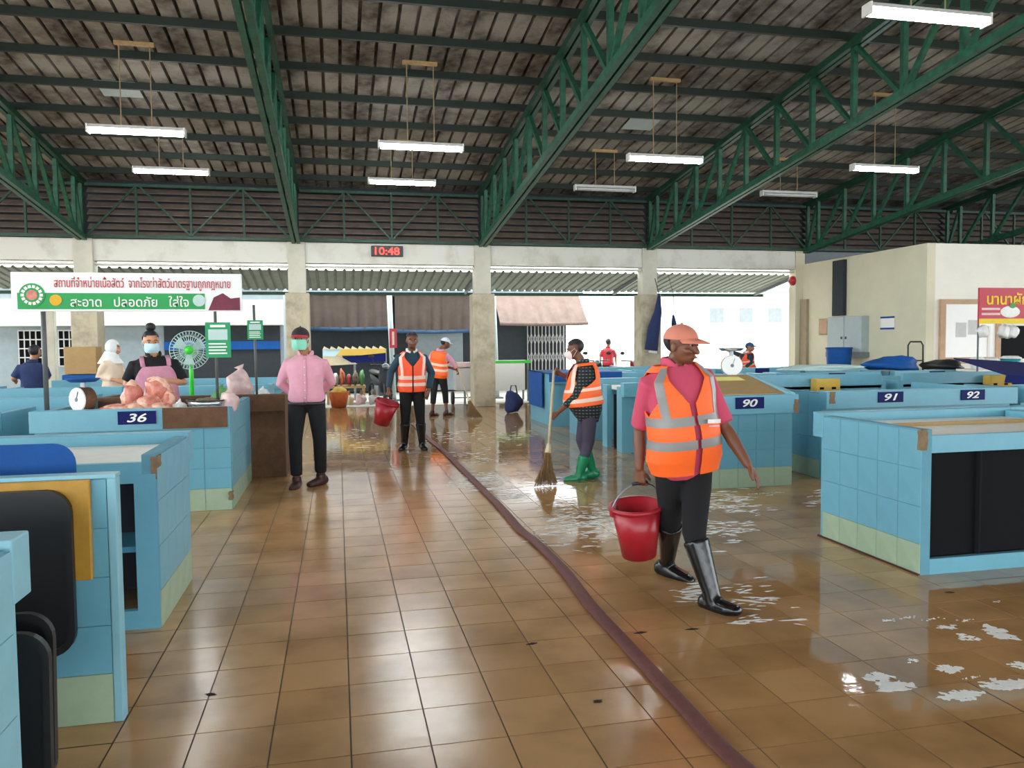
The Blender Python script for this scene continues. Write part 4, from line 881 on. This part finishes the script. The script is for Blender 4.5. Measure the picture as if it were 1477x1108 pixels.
for (x, y, rx, ry, n) in ((1270, 976, .045, .03, 40), (1287, 990, .055, .04, 60), (1255, 980, .02, .02, 15), (1372, 966, .05, .03, 60), (1388, 1003, .075, .03, 70), (1450, 988, .09, .035, 70), (1470, 960, .04, .025, 25), (1318, 953, .022, .014, 12), (1400, 978, .05, .008, 14), (1100, 712, .2, .012, 30), (1040, 732, .2, .02, 40), (715, 705, .22, .05, 90), (690, 690, .18, .04, 60), (1365, 905, .05, .03, 14), (1345, 893, .05, .01, 12), (1395, 895, .05, .012, 10), (1445, 915, .03, .06, 14), (1280, 895, .03, .015, 12), (1310, 891, .035, .01, 10), (1395, 920, .04, .03, 14), (1440, 868, .03, .01, 6)):
    c0 = G(x, y)
    for _ in range(n):
        s = rf.uniform(.25, .6) * ry; blob(c0 + V((rf.gauss(0, rx * .6), rf.gauss(0, ry * .6), 0)), s * 1.3, s * .8, rf.gauss(-.2, .5))
tag(link('foam_and_glare', b.mesh('foam_and_glare', True), 'foam'), 'white soap suds and painted glare streaks on the wet tiles', 'foam', kind='stuff')
for k, (x, y) in enumerate(((767, 929), (924, 913), (998, 908), (1370, 855), (304, 1002), (862, 1012))):
    c = G(x, y); b = MB(); n = 8
    b.add([(c.x + .03 * math.cos(q) * (1 + .5 * math.sin(2 * q + k)), c.y + .014 * math.sin(q), .001) for q in [2 * PI * j / n for j in range(n)]] + [(c.x, c.y, .008)], [(j, (j + 1) % n, n) for j in range(n)])
    tag(part('leaf_scrap', b, 'leaf_litter'), ('dark scrap of litter on dry tiles left of the hose', 'dark scrap of litter just right of the hose', 'dark scrap of litter behind the salmon-capped man\'s front boot', 'dark litter streak beside the large stall with dark shelf', 'dark scrap of litter near the blue partition', 'dark scrap of litter against the hose')[k], 'litter', 'litter scraps on the floor')
# ------------------------------------------------------------------ buckets and brooms
def bucket(lab, top, r0, r1, h, tilt=(0, 0), grip=None):
    """top = rim centre; grip = where the handle is held"""
    t = root('bucket', lab, 'bucket', top); t.rotation_euler = (tilt[0], tilt[1], 0)
    part('pail', MB().lathe_open([(.0001, -h), (r1, -h), (r0, 0), (r0 - .006, 0), (r1 - .006, -h + .006), (.0001, -h + .006)], n=36), 'bucket_red', t, True)
    part('rim', MB().lathe_open([(r0 - .004, -.022), (r0 + .009, -.022), (r0 + .011, .002), (r0 - .006, .004)], n=36), 'bucket_red', t, True)
    for s in (-1, 1): part('lug', MB().box(s * r0 - .012, s * r0 + .012, -.02, .02, -.05, .0), 'bucket_red', t, bevel=.004)
    R = Matrix.Rotation(tilt[1], 3, 'Y') if False else (Matrix.Rotation(tilt[1], 3, 'Y') @ Matrix.Rotation(tilt[0], 3, 'X'))
    g_ = R.inverted() @ (V(grip) - V(top)); pts = []
    for k in range(17):
        a = PI * k / 16; pts.append((r0 * math.cos(a) + g_.x * math.sin(a), g_.y * math.sin(a), -.015 + (g_.z + .015) * math.sin(a)))
    part('handle', MB().tube(pts, .005, 8), 'metal', t, True); part('grip', MB().tube([V(g_) - V((.05, 0, 0)), V(g_) + V((.05, 0, 0))], .011, 8), 'black', t, True)
    return t
def broom(lab, p0, p1, spread, blen, flat):
    """p0 handle end, p1 tip of the bristles"""
    p0, p1 = V(p0), V(p1); d = (p1 - p0).normalized(); nk = p1 - d * blen
    t = root('broom', lab, 'broom', (p1.x, p1.y, 0)); o = V((p1.x, p1.y, 0))
    part('handle', MB().tube([p0 - o, nk + d * .05 - o], .014, 8), 'bamboo', t, True); part('binding', MB().tube([nk - d * .04 - o, nk + d * .06 - o], [.02, .035], 10), 'canvas_cream', t, True)
    b = MB(); rb_ = random.Random(3); f = V(flat).normalized()
    s2 = d.cross(f).normalized()
    for k in range(150):
        a, c = rb_.uniform(-1, 1), rb_.gauss(0, .35); e = nk + d * blen * rb_.uniform(.86, 1.0) + f * a * spread + s2 * c * spread * .35; e.z = max(e.z, .006)
        b.tube([nk + d * .02 + f * a * .02 - o, nk + d * blen * .5 + f * a * spread * .45 + s2 * c * spread * .15 - o, e - o], [.004, .005, .002], 4)
    tag(part('bristles', b, 'straw', t), kind='stuff')
    return t
# ------------------------------------------------------------------ people
def solid(b, voxel, name, it=3):
    """fuse overlapping closed pieces into one continuous skin"""
    me = b.mesh('tmp'); o = bpy.data.objects.new('tmp', me); C.objects.link(o)
    r = o.modifiers.new('r', 'REMESH'); r.mode = 'VOXEL'; r.voxel_size = voxel
    s = o.modifiers.new('s', 'SMOOTH'); s.iterations = it; s.factor = .5
    dg = bpy.context.evaluated_depsgraph_get(); out = bpy.data.meshes.new_from_object(o.evaluated_get(dg)); bpy.data.objects.remove(o); bpy.data.meshes.remove(me)
    out.name = name; out.polygons.foreach_set('use_smooth', [True] * len(out.polygons)); return out
TAB = [(-.22, .095, .075, 0), (-.10, .155, .105, 0), (.04, .172, .118, -.005), (.25, .150, .108, .005), (.48, .156, .115, .01), (.70, .176, .120, .005), (.84, .178, .108, -.003), (.93, .125, .085, -.012), (1.0, .072, .066, -.012), (1.06, .060, .060, -.01)]
def person(lab, loc, hgt, pelvis, neck, phi, head, phi_h, elbows, wrists, knees, ankles, toes, skin, shirt=None, sleeve=1.0, trousers=None, shoes=None, shoe_h=.05, vest=None, band='reflect', bands=((.22, .32), (.46, .56)), vband=True, cap=None, visor=None, hair=True, mask=None, belly=0.0, hem=-.12, grip=(0, 0), hdir=(None, None), voxel=.011, tl=.975, nod=0.0, girth=1.0, short=None, sitting=False, apron=None, vhem=-.10):
    x, y = loc[0], loc[1]
    rt = root('person', lab, 'person', (x, y, loc[2] if len(loc) > 2 else 0), -math.atan2(x, y))
    k = hgt / 1.70
    pelvis, neck, head = V(pelvis), V(neck), V(head)
    up = (neck - pelvis).normalized(); R = V((math.cos(phi), math.sin(phi), 0)); R = (R - up * R.dot(up)).normalized(); Fr = R.cross(up) * 1.0
    Fr = up.cross(R) * -1.0
    if Fr.dot(V((math.sin(phi), -math.cos(phi), 0))) < 0: Fr = -Fr
    Ln = (neck - pelvis).length
    def ringv(t):
        T = TAB
        if t <= T[0][0]: r = T[0]
        elif t >= T[-1][0]: r = T[-1]
        else:
            for a, c in zip(T, T[1:]):
                if a[0] <= t <= c[0]:
                    q = (t - a[0]) / (c[0] - a[0]); r = tuple(a[i] + (c[i] - a[i]) * q for i in range(4)); break
        bl = belly * math.exp(-((t - .25) / .25) ** 2)
        return r[1] * k * girth + bl * .4, r[2] * k * girth + bl, r[3] * k + bl * .7
    def ringp(t, th, off):
        w, d, f = ringv(t); c = pelvis + up * (Ln * t) + Fr * f; cs, sn = math.cos(th), math.sin(th)
        e = 2 / 2.4; return c + Fr * ((d + off) * math.copysign(abs(cs) ** e, cs)) + R * ((w + off) * math.copysign(abs(sn) ** e, sn))
    def torso(b, t0, t1, off, n=20, m=14):
        ts = [t0 + (t1 - t0) * i / m for i in range(m + 1)]
        vs = [ringp(t, 2 * PI * j / n, off) for t in ts for j in range(n)]
        b.add(vs, [(i * n + j, i * n + (j + 1) % n, (i + 1) * n + (j + 1) % n, (i + 1) * n + j) for i in range(m) for j in range(n)] + [tuple(range(n - 1, -1, -1)), tuple(m * n + j for j in range(n))])
    sw = .165 * k * girth
    sh = [neck - up * (.098 * k) + R * s * sw for s in (-1, 1)]
    hp_ = [pelvis + R * s * (.088 * k * girth) - up * (.03 * k) for s in (-1, 1)]
    E_, W_, K_, A_ = [V(q) for q in elbows], [V(q) for q in wrists], [V(q) for q in knees], [V(q) for q in ankles]
    B = MB()
    torso(B, -.07, 1.0, -.012)
    B.tube([neck - up * .04, neck + (head - neck) * .35, head - V((0, 0, .05 * k))], [.058 * k, .054 * k, .056 * k], 14)
    # head frame
    Fh = V((math.sin(phi_h), -math.cos(phi_h), 0)); Rh = V((math.cos(phi_h), math.sin(phi_h), 0)); Uh = V((0, 0, 1))
    Q = Matrix.Rotation(nod, 3, Rh); Fh = Q @ Fh; Uh = Q @ Uh
    RM = Matrix((Rh, -Fh, Uh)).transposed()
    def hd(a, f, u): return head + (Rh * a + Fh * f + Uh * u) * k
    B.ball(hd(0, -.012, .03), (.077 * k, .096 * k, .088 * k), 20, RM); B.ball(hd(0, .012, -.02), (.066 * k, .080 * k, .085 * k), 20, RM); B.ball(hd(0, .03, -.068), (.050 * k, .055 * k, .042 * k), 16, RM)
    B.tube([hd(0, .085, .02), hd(0, .100, -.015), hd(0, .106, -.032)], [.009 * k, .013 * k, .017 * k], 10, round_=1)
    for s in (-1, 1):
        B.ball(hd(s * .03, .086, -.033), .011 * k, 8); B.ball(hd(s * .079, -.01, -.01), (.010 * k, .020 * k, .032 * k), 12, RM); B.ball(hd(s * .034, .082, .028), (.030 * k, .012 * k, .009 * k), 10, RM); B.ball(hd(s * .042, .066, -.028), (.022 * k, .02 * k, .02 * k), 10, RM)
    B.ball(hd(0, .087, -.062), (.026 * k, .010 * k, .010 * k), 10, RM)
    for i, s in enumerate((-1, 1)):
        B.tube([sh[i] - R * s * .03, sh[i], sh[i].lerp(E_[i], .5), E_[i], E_[i].lerp(W_[i], .35), W_[i]], [q * k for q in (.05, .052, .045, .038, .040, .027)], 14, round_=1)
        d = (W_[i] - E_[i]).normalized(); d = V(hdir[i]).normalized() if hdir[i] else d
        # palm faces the thigh
        nrm = -R * s - Fr * .8; nrm = (nrm - d * nrm.dot(d)).normalized(); sd = d.cross(nrm).normalized()
        if sd.dot(Fr) < 0: sd = -sd
        w0 = W_[i]
        B.tube([w0 - d * .01, w0 + d * .035 * k, w0 + d * .085 * k], [(.026 * k, .018 * k), (.037 * k, .017 * k), (.041 * k, .014 * k)], 12, side=sd, round_=.6)
        cu = grip[i] if grip[i] else .22
        for j, (o_, ln) in enumerate(((.033, .068), (.0115, .077), (-.0105, .072), (-.032, .057))):
            p = w0 + d * .082 * k + sd * o_ * k; q = (d + sd * o_ * (5.0 if cu < .5 else 0)).normalized(); pts = [p]
            for seg in (.45, .32, .23):
                q = (Matrix.Rotation(cu, 3, d.cross(nrm)) @ q) if True else q; pts.append(pts[-1] + q * ln * k * seg)
            B.tube(pts, [.0092 * k, .0087 * k, .0080 * k, .0070 * k], 8, round_=1)
        p = w0 + d * .03 * k + sd * .03 * k; q = (d * .75 + sd * .6 + nrm * (.25 + .5 * (cu > .5))).normalized(); q2 = (d * .9 + sd * .15 + nrm * (.2 + .6 * (cu > .5))).normalized()
        B.tube([p, p + q * .035 * k, p + q * .035 * k + q2 * .03 * k], [.0135 * k, .0115 * k, .009 * k], 8, round_=1)
        B.tube([hp_[i], hp_[i].lerp(K_[i], .3), K_[i], K_[i].lerp(A_[i], .3), A_[i]], [q * k for q in (.082, .076, .050, .050, .034)], 14, round_=1)
        fs_ = .45 if shoes else 1.0
        td = V(toes[i]).normalized(); B.tube([A_[i] - td * .035 - V((0, 0, .02)), A_[i] + td * .06 - V((0, 0, .035 * k)), A_[i] + td * .15 * k - V((0, 0, .05 * k))], [(.03 * fs_, .035 * fs_), (.036 * fs_, .03 * fs_), (.036 * fs_, .018 * fs_)], 12, side=td.cross(V((0, 0, 1))), round_=.8)
    body = solid(B, voxel, 'body', 3); body.materials.append(M(skin)); bo = link('body', body, None, rt)
    # face details
    for s in (-1, 1):
        e = part('eye', MB().ball(hd(s * .032, .081, .008), (.013 * k, .008 * k, .008 * k), 10, RM), 'eye_white', bo, True); part('iris', MB().ball(hd(s * .032, .088, .008), (.006 * k, .004 * k, .006 * k), 8, RM), 'dark', e, True)
        part('eyebrow', MB().tube([hd(s * .016, .094, .030), hd(s * .034, .092, .035), hd(s * .052, .080, .030)], .0045 * k, 6), 'hair', bo, True)
    if not mask: part('lips', MB().ball(hd(0, .096, -.064), (.025 * k, .006 * k, .007 * k), 10, RM), 'lip', bo, True)
    else:
        b = MB(); n = 14
        for r_, (u, sp_, f_) in enumerate(((.0, .95, 0), (-.02, 1.15, .012), (-.05, 1.2, .014), (-.085, 1.1, .006), (-.105, .8, -.012))):
            for j in range(n + 1):
                a = (j / n * 2 - 1) * sp_; b.v.append(hd(.082 * math.sin(a), .012 + (.092 + f_) * math.cos(a) + (.018 * math.exp(-(a / .35) ** 2) if r_ < 3 else 0), u))
        b.f = [(r_ * (n + 1) + j, r_ * (n + 1) + j + 1, (r_ + 1) * (n + 1) + j + 1, (r_ + 1) * (n + 1) + j) for r_ in range(4) for j in range(n)]
        mk = part('face_mask', b, mask, rt, True)
        for s in (-1, 1): part('ear_loop', MB().tube([hd(s * .078, .055, -.012), hd(s * .086, .0, .015), hd(s * .086, -.015, -.02), hd(s * .078, .04, -.075)], .003, 6), mask, mk, True)
    if hair:
        b = MB().ball(hd(0, -.018, .038), (.086 * k, .104 * k, .092 * k), 24, RM)
        keep = lambda p: (lambda q: q.dot(Uh) > .045 * k + max(0, q.dot(Fh)) * .25 or q.dot(Fh) < -.02 * k and q.dot(Uh) > -.06 * k)(V(p) - head)
        b.f = [f for f in b.f if all(keep(b.v[i]) and not (cap and (V(b.v[i]) - head).dot(Uh) > .05 * k) for i in f)]
        part('hair', b, 'hair', rt, True)
    if cap:
        b = MB(); n = 24
        for i in range(8):
            a = PI / 2 * i / 7
            for j in range(n): q = 2 * PI * j / n; b.v.append(hd(.090 * math.cos(a) * math.sin(q), -.012 + .110 * math.cos(a) * math.cos(q), .036 + .092 * math.sin(a)))
        b.f = [(i * n + j, i * n + (j + 1) % n, (i + 1) * n + (j + 1) % n, (i + 1) * n + j) for i in range(7) for j in range(n)]
        cp = part('cap', b, cap, rt, True)
        b = MB(); n = 14
        for zz in (0, .008):
            for r_ in range(3):
                for j in range(n + 1):
                    a = (j / n * 2 - 1) * 1.15; e = .085 * (r_ / 2) * math.cos(a * 1.1); b.v.append(hd(.091 * math.sin(a), -.012 + .110 * math.cos(a) + e, .040 + zz - .02 * (r_ / 2) - .012 * (1 - math.cos(a))))
        q = n + 1
        b.f = [(z_ * 3 * q + r_ * q + j, z_ * 3 * q + r_ * q + j + 1, z_ * 3 * q + (r_ + 1) * q + j + 1, z_ * 3 * q + (r_ + 1) * q + j) for z_ in range(2) for r_ in range(2) for j in range(n)] + [(2 * q + j, 2 * q + j + 1, 5 * q + j + 1, 5 * q + j) for j in range(n)]
        part('visor', b, visor or cap, cp, True); part('button', MB().ball(hd(0, -.012, .128), .010 * k, 8), cap, cp, True)
    # trousers
    if trousers:
        b = MB(); torso(b, -.17, .10, .006)
        for i in range(2):
            e = A_[i] + (K_[i] - A_[i]) * (short if short is not None else (max(.1, shoe_h - .12) if shoes and shoe_h >= .3 else .10))
            pts = [hp_[i] + up * .03, hp_[i].lerp(K_[i], .35), K_[i]] + ([K_[i].lerp(e, .4)] if (e - K_[i]).length > .06 else []) + [e]
            rr = [.096, .090, .070] + ([.066] if len(pts) == 5 else []) + [.060]
            b.tube(pts, [q * k for q in rr], 16)
        part_ = solid(b, max(voxel, .011), 'trousers', 4); part_.materials.append(M(trousers)); link('trousers', part_, None, rt)
    if shirt:
        b = MB(); torso(b, hem, tl, .014)
        for i, s in enumerate((-1, 1)):
            if sleeve <= .5: pts = [sh[i] - R * s * .05, sh[i], sh[i].lerp(E_[i], sleeve * 2)]; rr = [.058, .068, .064]
            else:
                pts = [sh[i] - R * s * .05, sh[i], sh[i].lerp(E_[i], .5), E_[i], E_[i].lerp(W_[i], (sleeve - .5) * 2 * .96)]; rr = [.058, .066, .060, .054, .044]
            b.tube(pts, [q * k for q in rr], 16)
        part_ = solid(b, max(voxel, .011), 'shirt', 4); part_.materials.append(M(shirt)); so = link('shirt', part_, None, rt)
        b = MB()   # collar
        ths = [.32 + (2 * PI - .64) * q / 16 for q in range(17)]
        pts = [neck + up * ((.012 if .7 < th < 2 * PI - .7 else -.022) * k) + Fr * (math.cos(th) * (.076 if .7 < th < 2 * PI - .7 else .090) * k - .008) + R * (math.sin(th) * .074 * k) for th in ths]
        b.tube(pts, [(.026 * k, .008)] * 17, 8, side=up)
        if vest is None and shirt == 'pink_shirt':
            pk = part('placket', MB().tube([ringp(t_, 0, .021) for t_ in (-.05, .1, .3, .5, .7, .85, .92)], [(.016, .003)] * 7, 8, side=R), shirt, so, True)
            for t_ in (.05, .22, .39, .56, .73): part('button', MB().ball(ringp(t_, 0, .025), (.006, .004, .006), 8), 'bag', pk, True)
            part('chest_pocket', MB().tube([ringp(t_, .62, .020) for t_ in (.55, .65, .75)], [(.045, .004)] * 3, 8, side=R), shirt, so)
            part('belt', MB().tube([ringp(-.085, 2 * PI * q / 24, .020) for q in range(25)], [(.016, .005)] * 25, 8, side=up), 'black', rt, True)
        part('collar', b, shirt if vest is None or shirt != 'teal_shirt' else 'bag', so, True)
    if shoes:
        for i in range(2):
            td = V(toes[i]); td.z = 0; td.normalize(); a = A_[i]; gz = 0 if not sitting else a.z - .075
            tip = td * .175 * k
            b = MB(); flat = V((0, 0, toes[i][2])) if len(toes[i]) > 2 else V((0, 0, 0))
            dr_ = a.z - .085 * k      # height of the sole under the ankle
            base = V((a.x, a.y, a.z - .062 * k))
            b.tube([base - td * .065 * k + V((0, 0, .012)), base + td * .03 * k + flat * .2, base + tip * .65 + flat * .6 - V((0, 0, .006)), base + tip + flat - V((0, 0, .010))], [(.042 * k, .050 * k), (.048 * k, .054 * k), (.052 * k, .042 * k), (.040 * k, .030 * k)], 14, side=td.cross(V((0, 0, 1))), round_=.7)
            leg = (K_[i] - a).normalized(); L2 = (K_[i] - a).length * shoe_h if shoe_h < 1 else shoe_h
            b.tube([a - leg * .05, a, a + leg * max(.03, L2)], [.05 * k, .05 * k, (.046 if shoe_h < .3 else .078) * k], 14)
            part_ = solid(b, .011, 'shoe', 2); part_.materials.append(M(shoes)); so_ = link('shoe' if shoe_h < .3 else 'boot', part_, None, rt)
    if vest:
        def grid(t0, t1, off, cond, nt, nth):
            b = MB()
            for i in range(nt + 1):
                for j in range(nth): b.v.append(ringp(t0 + (t1 - t0) * i / nt, 2 * PI * (j + .5) / nth - PI, off))
            for i in range(nt):
                for j in range(nth):
                    t = t0 + (t1 - t0) * (i + .5) / nt; th = 2 * PI * (j + 1.0) / nth - PI
                    if cond(t, th): b.f.append((i * nth + j, i * nth + (j + 1) % nth, (i + 1) * nth + (j + 1) % nth, (i + 1) * nth + j))
            return b
        def vcut(t, th):
            th = (th + PI) % (2 * PI) - PI; a = abs(th)
            if a < .05: return False
            if t > .58 and a < (t - .58) * 1.75: return False
            if t > .50 and t < .93:
                wd = .60 * min(1, (t - .50) / .14); 
                if abs(a - PI / 2) < wd: return False
            return True
        def sol(b, name, m, th=.006):
            o = part(name, b, m, rt, True); md = o.modifiers.new('thickness', 'SOLIDIFY'); md.thickness = th; md.offset = 0; return o
        vo = sol(grid(vhem, .985, .036, vcut, 70 if voxel > .007 else 160, 120 if voxel > .007 else 260), 'safety_vest', vest)
        for (t0, t1) in bands:
            o = part('reflective_band', grid(t0, t1, .0415, vcut, 6, 120), band, vo, True)
        if vband:
            for s in (-1, 1):
                o = part('reflective_band', grid(bands[-1][1], .97, .0415, lambda t, th: vcut(t, th) and abs(((th + PI) % (2 * PI) - PI) * s - (.80 + .0 * t)) < .17 + .25 * max(0, t - .85), 40, 160), band, vo, True)
    if apron:
        b = MB(); n = 12; m_ = 10
        for i in range(m_ + 1):
            t = -.1 + .9 * i / m_; w_ = 1.25 if t < .5 else 1.25 - (t - .5) * 2.4
            for j in range(n + 1): b.v.append(ringp(t, (j / n * 2 - 1) * w_, .03))
        b.f = [(i * (n + 1) + j, i * (n + 1) + j + 1, (i + 1) * (n + 1) + j + 1, (i + 1) * (n + 1) + j) for i in range(m_) for j in range(n)]
        ap = part('apron', b, apron, rt, True)
        for s in (-1, 1): part('strap', MB().tube([ringp(.8, s * .5, .03), ringp(.92, s * .7, .035), ringp(.985, s * 1.2, .035)], [(.022, .006)] * 3, 8, side=R), apron, ap, True)
    rt['_m'] = 0; del rt['_m']
    Mw = Matrix.Translation(rt.location) @ Matrix.Rotation(rt.rotation_euler.z, 4, 'Z')
    return rt, (lambda p: Mw @ V(p)), W_
# --- walking man with bucket (front)
fg, fgw, W_ = person('man in orange vest and salmon cap carrying a red bucket toward the large stall', (2.0, 4.3), 1.66, (-.005, .0, .79), (-.055, -.03, 1.375), math.radians(28), (-.015, -.06, 1.475), math.radians(58),
    ((-.265, .06, .97), (.235, -.0, .99)), ((-.265, .02, .735), (.355, -.08, .79)), ((-.08, .05, .42), (.055, -.20, .40)), ((-.105, .30, .10), (.155, -.28, .075)), ((.8, -.45, -.03), (.75, -.65, .03)),
    'skin_dark', 'pink_polo', .46, 'black_cloth', 'boot_black', .9, 'orange', 'reflect_grey', ((.17, .26), (.40, .49)), True, 'cap_salmon', 'cap_salmon', True, None, .035, -.16, (.75, 0), ((0, 0, -1), (.55, -.1, -.8)), .005, nod=math.radians(4), girth=1.06)
bd = part('vest_badge', MB().bar((.130, -.182, 1.045), (.200, -.148, 1.045), .006, .022), 'bag', fg)
part('badge_line', MB().bar((.135, -.180, 1.018), (.195, -.150, 1.018), .006, .008), 'bag_pink', bd)
gripw = fgw((-.265, .02, .645))
bucket('red plastic bucket carried by the salmon-capped man', gripw + V((-.015, .02, -.135)), .155, .105, .325, (math.radians(6), math.radians(-6)), gripw)
# --- man in pink shirt
person('man in pink shirt, red cap and green face mask standing with hands behind back', (-0.35, 8.5), 1.74, (.02, 0, .93), (.02, -.01, 1.40), math.radians(-6), (-.03, -.03, 1.555), math.radians(-12),
    ((-.245, .10, 1.10), (.28, .10, 1.10)), ((-.06, .20, .93), (.12, .21, .95)), ((-.105, -.03, .50), (.145, -.02, .50)), ((-.10, .02, .085), (.150, .08, .10)), ((-.25, -1, 0), (-.75, -.8, 0)),
    'skin_mid', 'pink_shirt', .97, 'charcoal', 'shoe_brown', .05, cap='cap_dark', visor='cap_red', mask='mask_green', hem=-.06, voxel=.009, girth=1.03)
# --- man with vest and bucket (middle)
vm, vw, _ = person('man in orange vest over dark shirt holding a tilted red bucket', (1.0, 11.15), 1.70, (.02, 0, .88), (.02, -.02, 1.40), math.radians(5), (.03, -.06, 1.545), math.radians(5),
    ((-.275, .02, 1.10), (.30, .02, 1.08)), ((-.31, -.08, .86), (.25, -.06, .84)), ((-.08, -.03, .47), (.125, -.02, .47)), ((-.10, .04, .09), (.15, .0, .09)), ((-.35, -1, 0), (.25, -1, 0)),
    'skin_dark', 'teal_shirt', .97, 'black_cloth', 'boot_black', .75, 'orange2', 'reflect_pale', ((.06, .15), (.24, .34)), True, grip=(.75, 0), hdir=((-.05, 0, -1), None), nod=math.radians(8), voxel=.011)
g_ = vw((-.315, -.08, .765)); bucket('tilted red bucket held by the man in dark long sleeves', g_ + V((-.01, 0, -.07)), .165, .11, .34, (math.radians(10), math.radians(16)), g_)
# --- sweeper with white cap, seen from behind
sw_, sww, _ = person('sweeper in orange vest and white cap bending over a broom by the column', (2.05, 16.15), 1.64, (-.02, .05, .86), (.02, -.04, 1.36), math.radians(152), (.13, -.02, 1.50), math.radians(110),
    ((.27, -.02, 1.12), (-.22, .08, 1.10)), ((.36, .06, .95), (.26, .22, .98)), ((.11, .08, .46), (-.13, .0, .46)), ((.13, .0, .09), (-.16, .0, .09)), ((.6, .5, 0), (.5, .6, 0)),
    'skin_dark', 'pink_shirt', .9, 'charcoal', 'shoe_brown', .05, 'orange', 'reflect_pale', ((.18, .28), (.40, .50)), False, 'cap_white', 'cap_white', True, None, 0, -.1, (.8, .8), voxel=.012, short=.45, nod=math.radians(15))
broom('straw broom of the white-capped sweeper', sww((.33, .16, 1.12)), G(686, 604), .16, .5, (1, -.2, 0))
# --- sweeping woman with green boots
wo, wow, _ = person('woman in orange vest, checked shirt and green boots sweeping with a broom', (2.62, 8.12), 1.55, (.02, 0, .76), (-.04, 0, 1.28), math.radians(-82), (-.115, 0, 1.42), math.radians(-88),
    ((-.03, .20, 1.03), (-.10, -.20, .93)), ((-.27, .10, 1.15), (-.30, -.10, .745)), ((-.05, .07, .42), (.03, -.03, .42)), ((.07, .09, .10), (-.07, -.05, .08)), ((-1, 0, 0), (-1, -.15, 0)),
    'skin_dark', 'check', .80, 'grey_purple', 'boot_green', .55, 'orange', 'reflect_pale', ((.20, .28), (.42, .48)), True, None, None, True, 'mask_pink', .05, -.26, (.9, .9), ((-.5, -.2, .3), (-.6, 0, -.5)), .009, nod=math.radians(14), girth=1.26, vhem=.12)
broom('straw broom with pale handle swept by the woman in green boots', wow((-.345, .03, 1.19)), G(787, 702), .13, .42, (1, 0, 0))
# --- stall keeper
person('stall keeper in pink apron and pale blue mask cutting meat', (-1.86, 8.62, .06), 1.60, (.03, 0, .86), (.02, -.05, 1.35), math.radians(8), (.0, -.09, 1.48), math.radians(8),
    ((-.24, -.05, 1.06), (.30, -.05, 1.06)), ((.0, -.26, 1.00), (.08, -.25, 1.10)), ((-.1, 0, .45), (.1, 0, .45)), ((-.1, 0, .085), (.1, 0, .085)), ((-.1, -1, 0), (.1, -1, 0)),
    'skin_light', 'black_cloth', .42, 'charcoal', 'boot_black', .5, hair=True, mask='mask_blue', belly=.05, grip=(.6, .6), voxel=.010, girth=1.15, apron='apron_pink', nod=math.radians(8))
part('hair_bun', MB().ball((0.0, 0.0, 0.0), (.05, .05, .045), 12), 'hair', bpy.data.objects['person.005'], True, loc=(.0, -.05, 1.635))
# --- far people
p = PY(1080, 505, 17.0)
person('distant worker in orange vest and blue cap beyond the stalls', (p.x, 17.0), 1.62, (.0, 0, .84), (-.06, -.02, 1.22), math.radians(-60), (.03, -.03, 1.34), math.radians(70),
    ((-.30, .05, 1.20), (.05, -.15, .98)), ((-.50, .05, 1.27), (-.1, -.2, .85)), ((-.08, 0, .45), (.1, 0, .45)), ((-.1, 0, .085), (.1, 0, .085)), ((-1, -.2, 0), (-1, -.2, 0)),
    'skin_mid', 'teal_shirt', .9, 'charcoal', 'boot_black', .4, 'orange2', 'reflect_pale', ((.2, .3), (.42, .5)), False, 'cap_blue', 'cap_blue', voxel=.014)
p = PY(44, 505, 13.4)
person('person in a dark blue shirt seen from behind at the left stall', (p.x, 13.4), 1.60, (.0, 0, .80), (.02, 0, 1.28), math.radians(170), (.06, 0, 1.42), math.radians(150),
    ((.22, .05, 1.02), (-.24, .02, 1.02)), ((.10, .22, .98), (-.22, .2, .98)), ((.1, 0, .42), (-.1, 0, .42)), ((.1, 0, .085), (-.1, 0, .085)), ((.1, 1, 0), (-.1, 1, 0)),
    'skin_mid', 'navy_cloth', .45, 'charcoal', 'boot_black', .3, voxel=.014)
p = PY(160, 500, 13.2)
wh, _, _ = person('person in a white hood and cream shirt behind the butcher stall', (p.x, 13.2), 1.66, (.0, 0, .84), (.0, 0, 1.33), math.radians(60), (.03, -.01, 1.47), math.radians(70),
    ((-.2, -.05, 1.05), (.16, .1, 1.05)), ((.05, -.18, .98), (.2, .1, .9)), ((-.1, 0, .45), (.1, 0, .45)), ((-.1, 0, .085), (.1, 0, .085)), ((.8, -.3, 0), (.8, -.3, 0)),
    'skin_light', 'cream_cloth', .9, 'meat', 'boot_black', .3, cap=None, hair=False, voxel=.014)
b = MB().ball((.02, .0, 1.49), (.105, .115, .125), 20); b.f = [f for f in b.f if not all(V(b.v[i]).x > .075 and V(b.v[i]).z < 1.54 for i in f)]; part('hood', b, 'bag', wh, True); part('hood_cape', MB().tube([(.0, 0, 1.42), (-.01, 0, 1.33), (-.01, 0, 1.24)], [(.09, .09), (.13, .12), (.19, .15)], 18, caps=False), 'bag', wh, True)
p = PY(877, 505, 22.4)
person('person in a red shirt standing by the motorbikes outside', (p.x, 22.4, -.05), 1.66, (.0, 0, .9), (.0, 0, 1.38), math.radians(160), (.02, 0, 1.53), math.radians(160),
    ((.23, .05, 1.1), (-.23, .05, 1.1)), ((.24, -.05, .88), (-.24, -.05, .88)), ((.1, 0, .47), (-.1, 0, .47)), ((.1, 0, .085), (-.1, 0, .085)), ((.1, 1, 0), (-.1, 1, 0)),
    'skin_mid', 'red', .45, 'charcoal', 'shoe_brown', .05, voxel=.016)
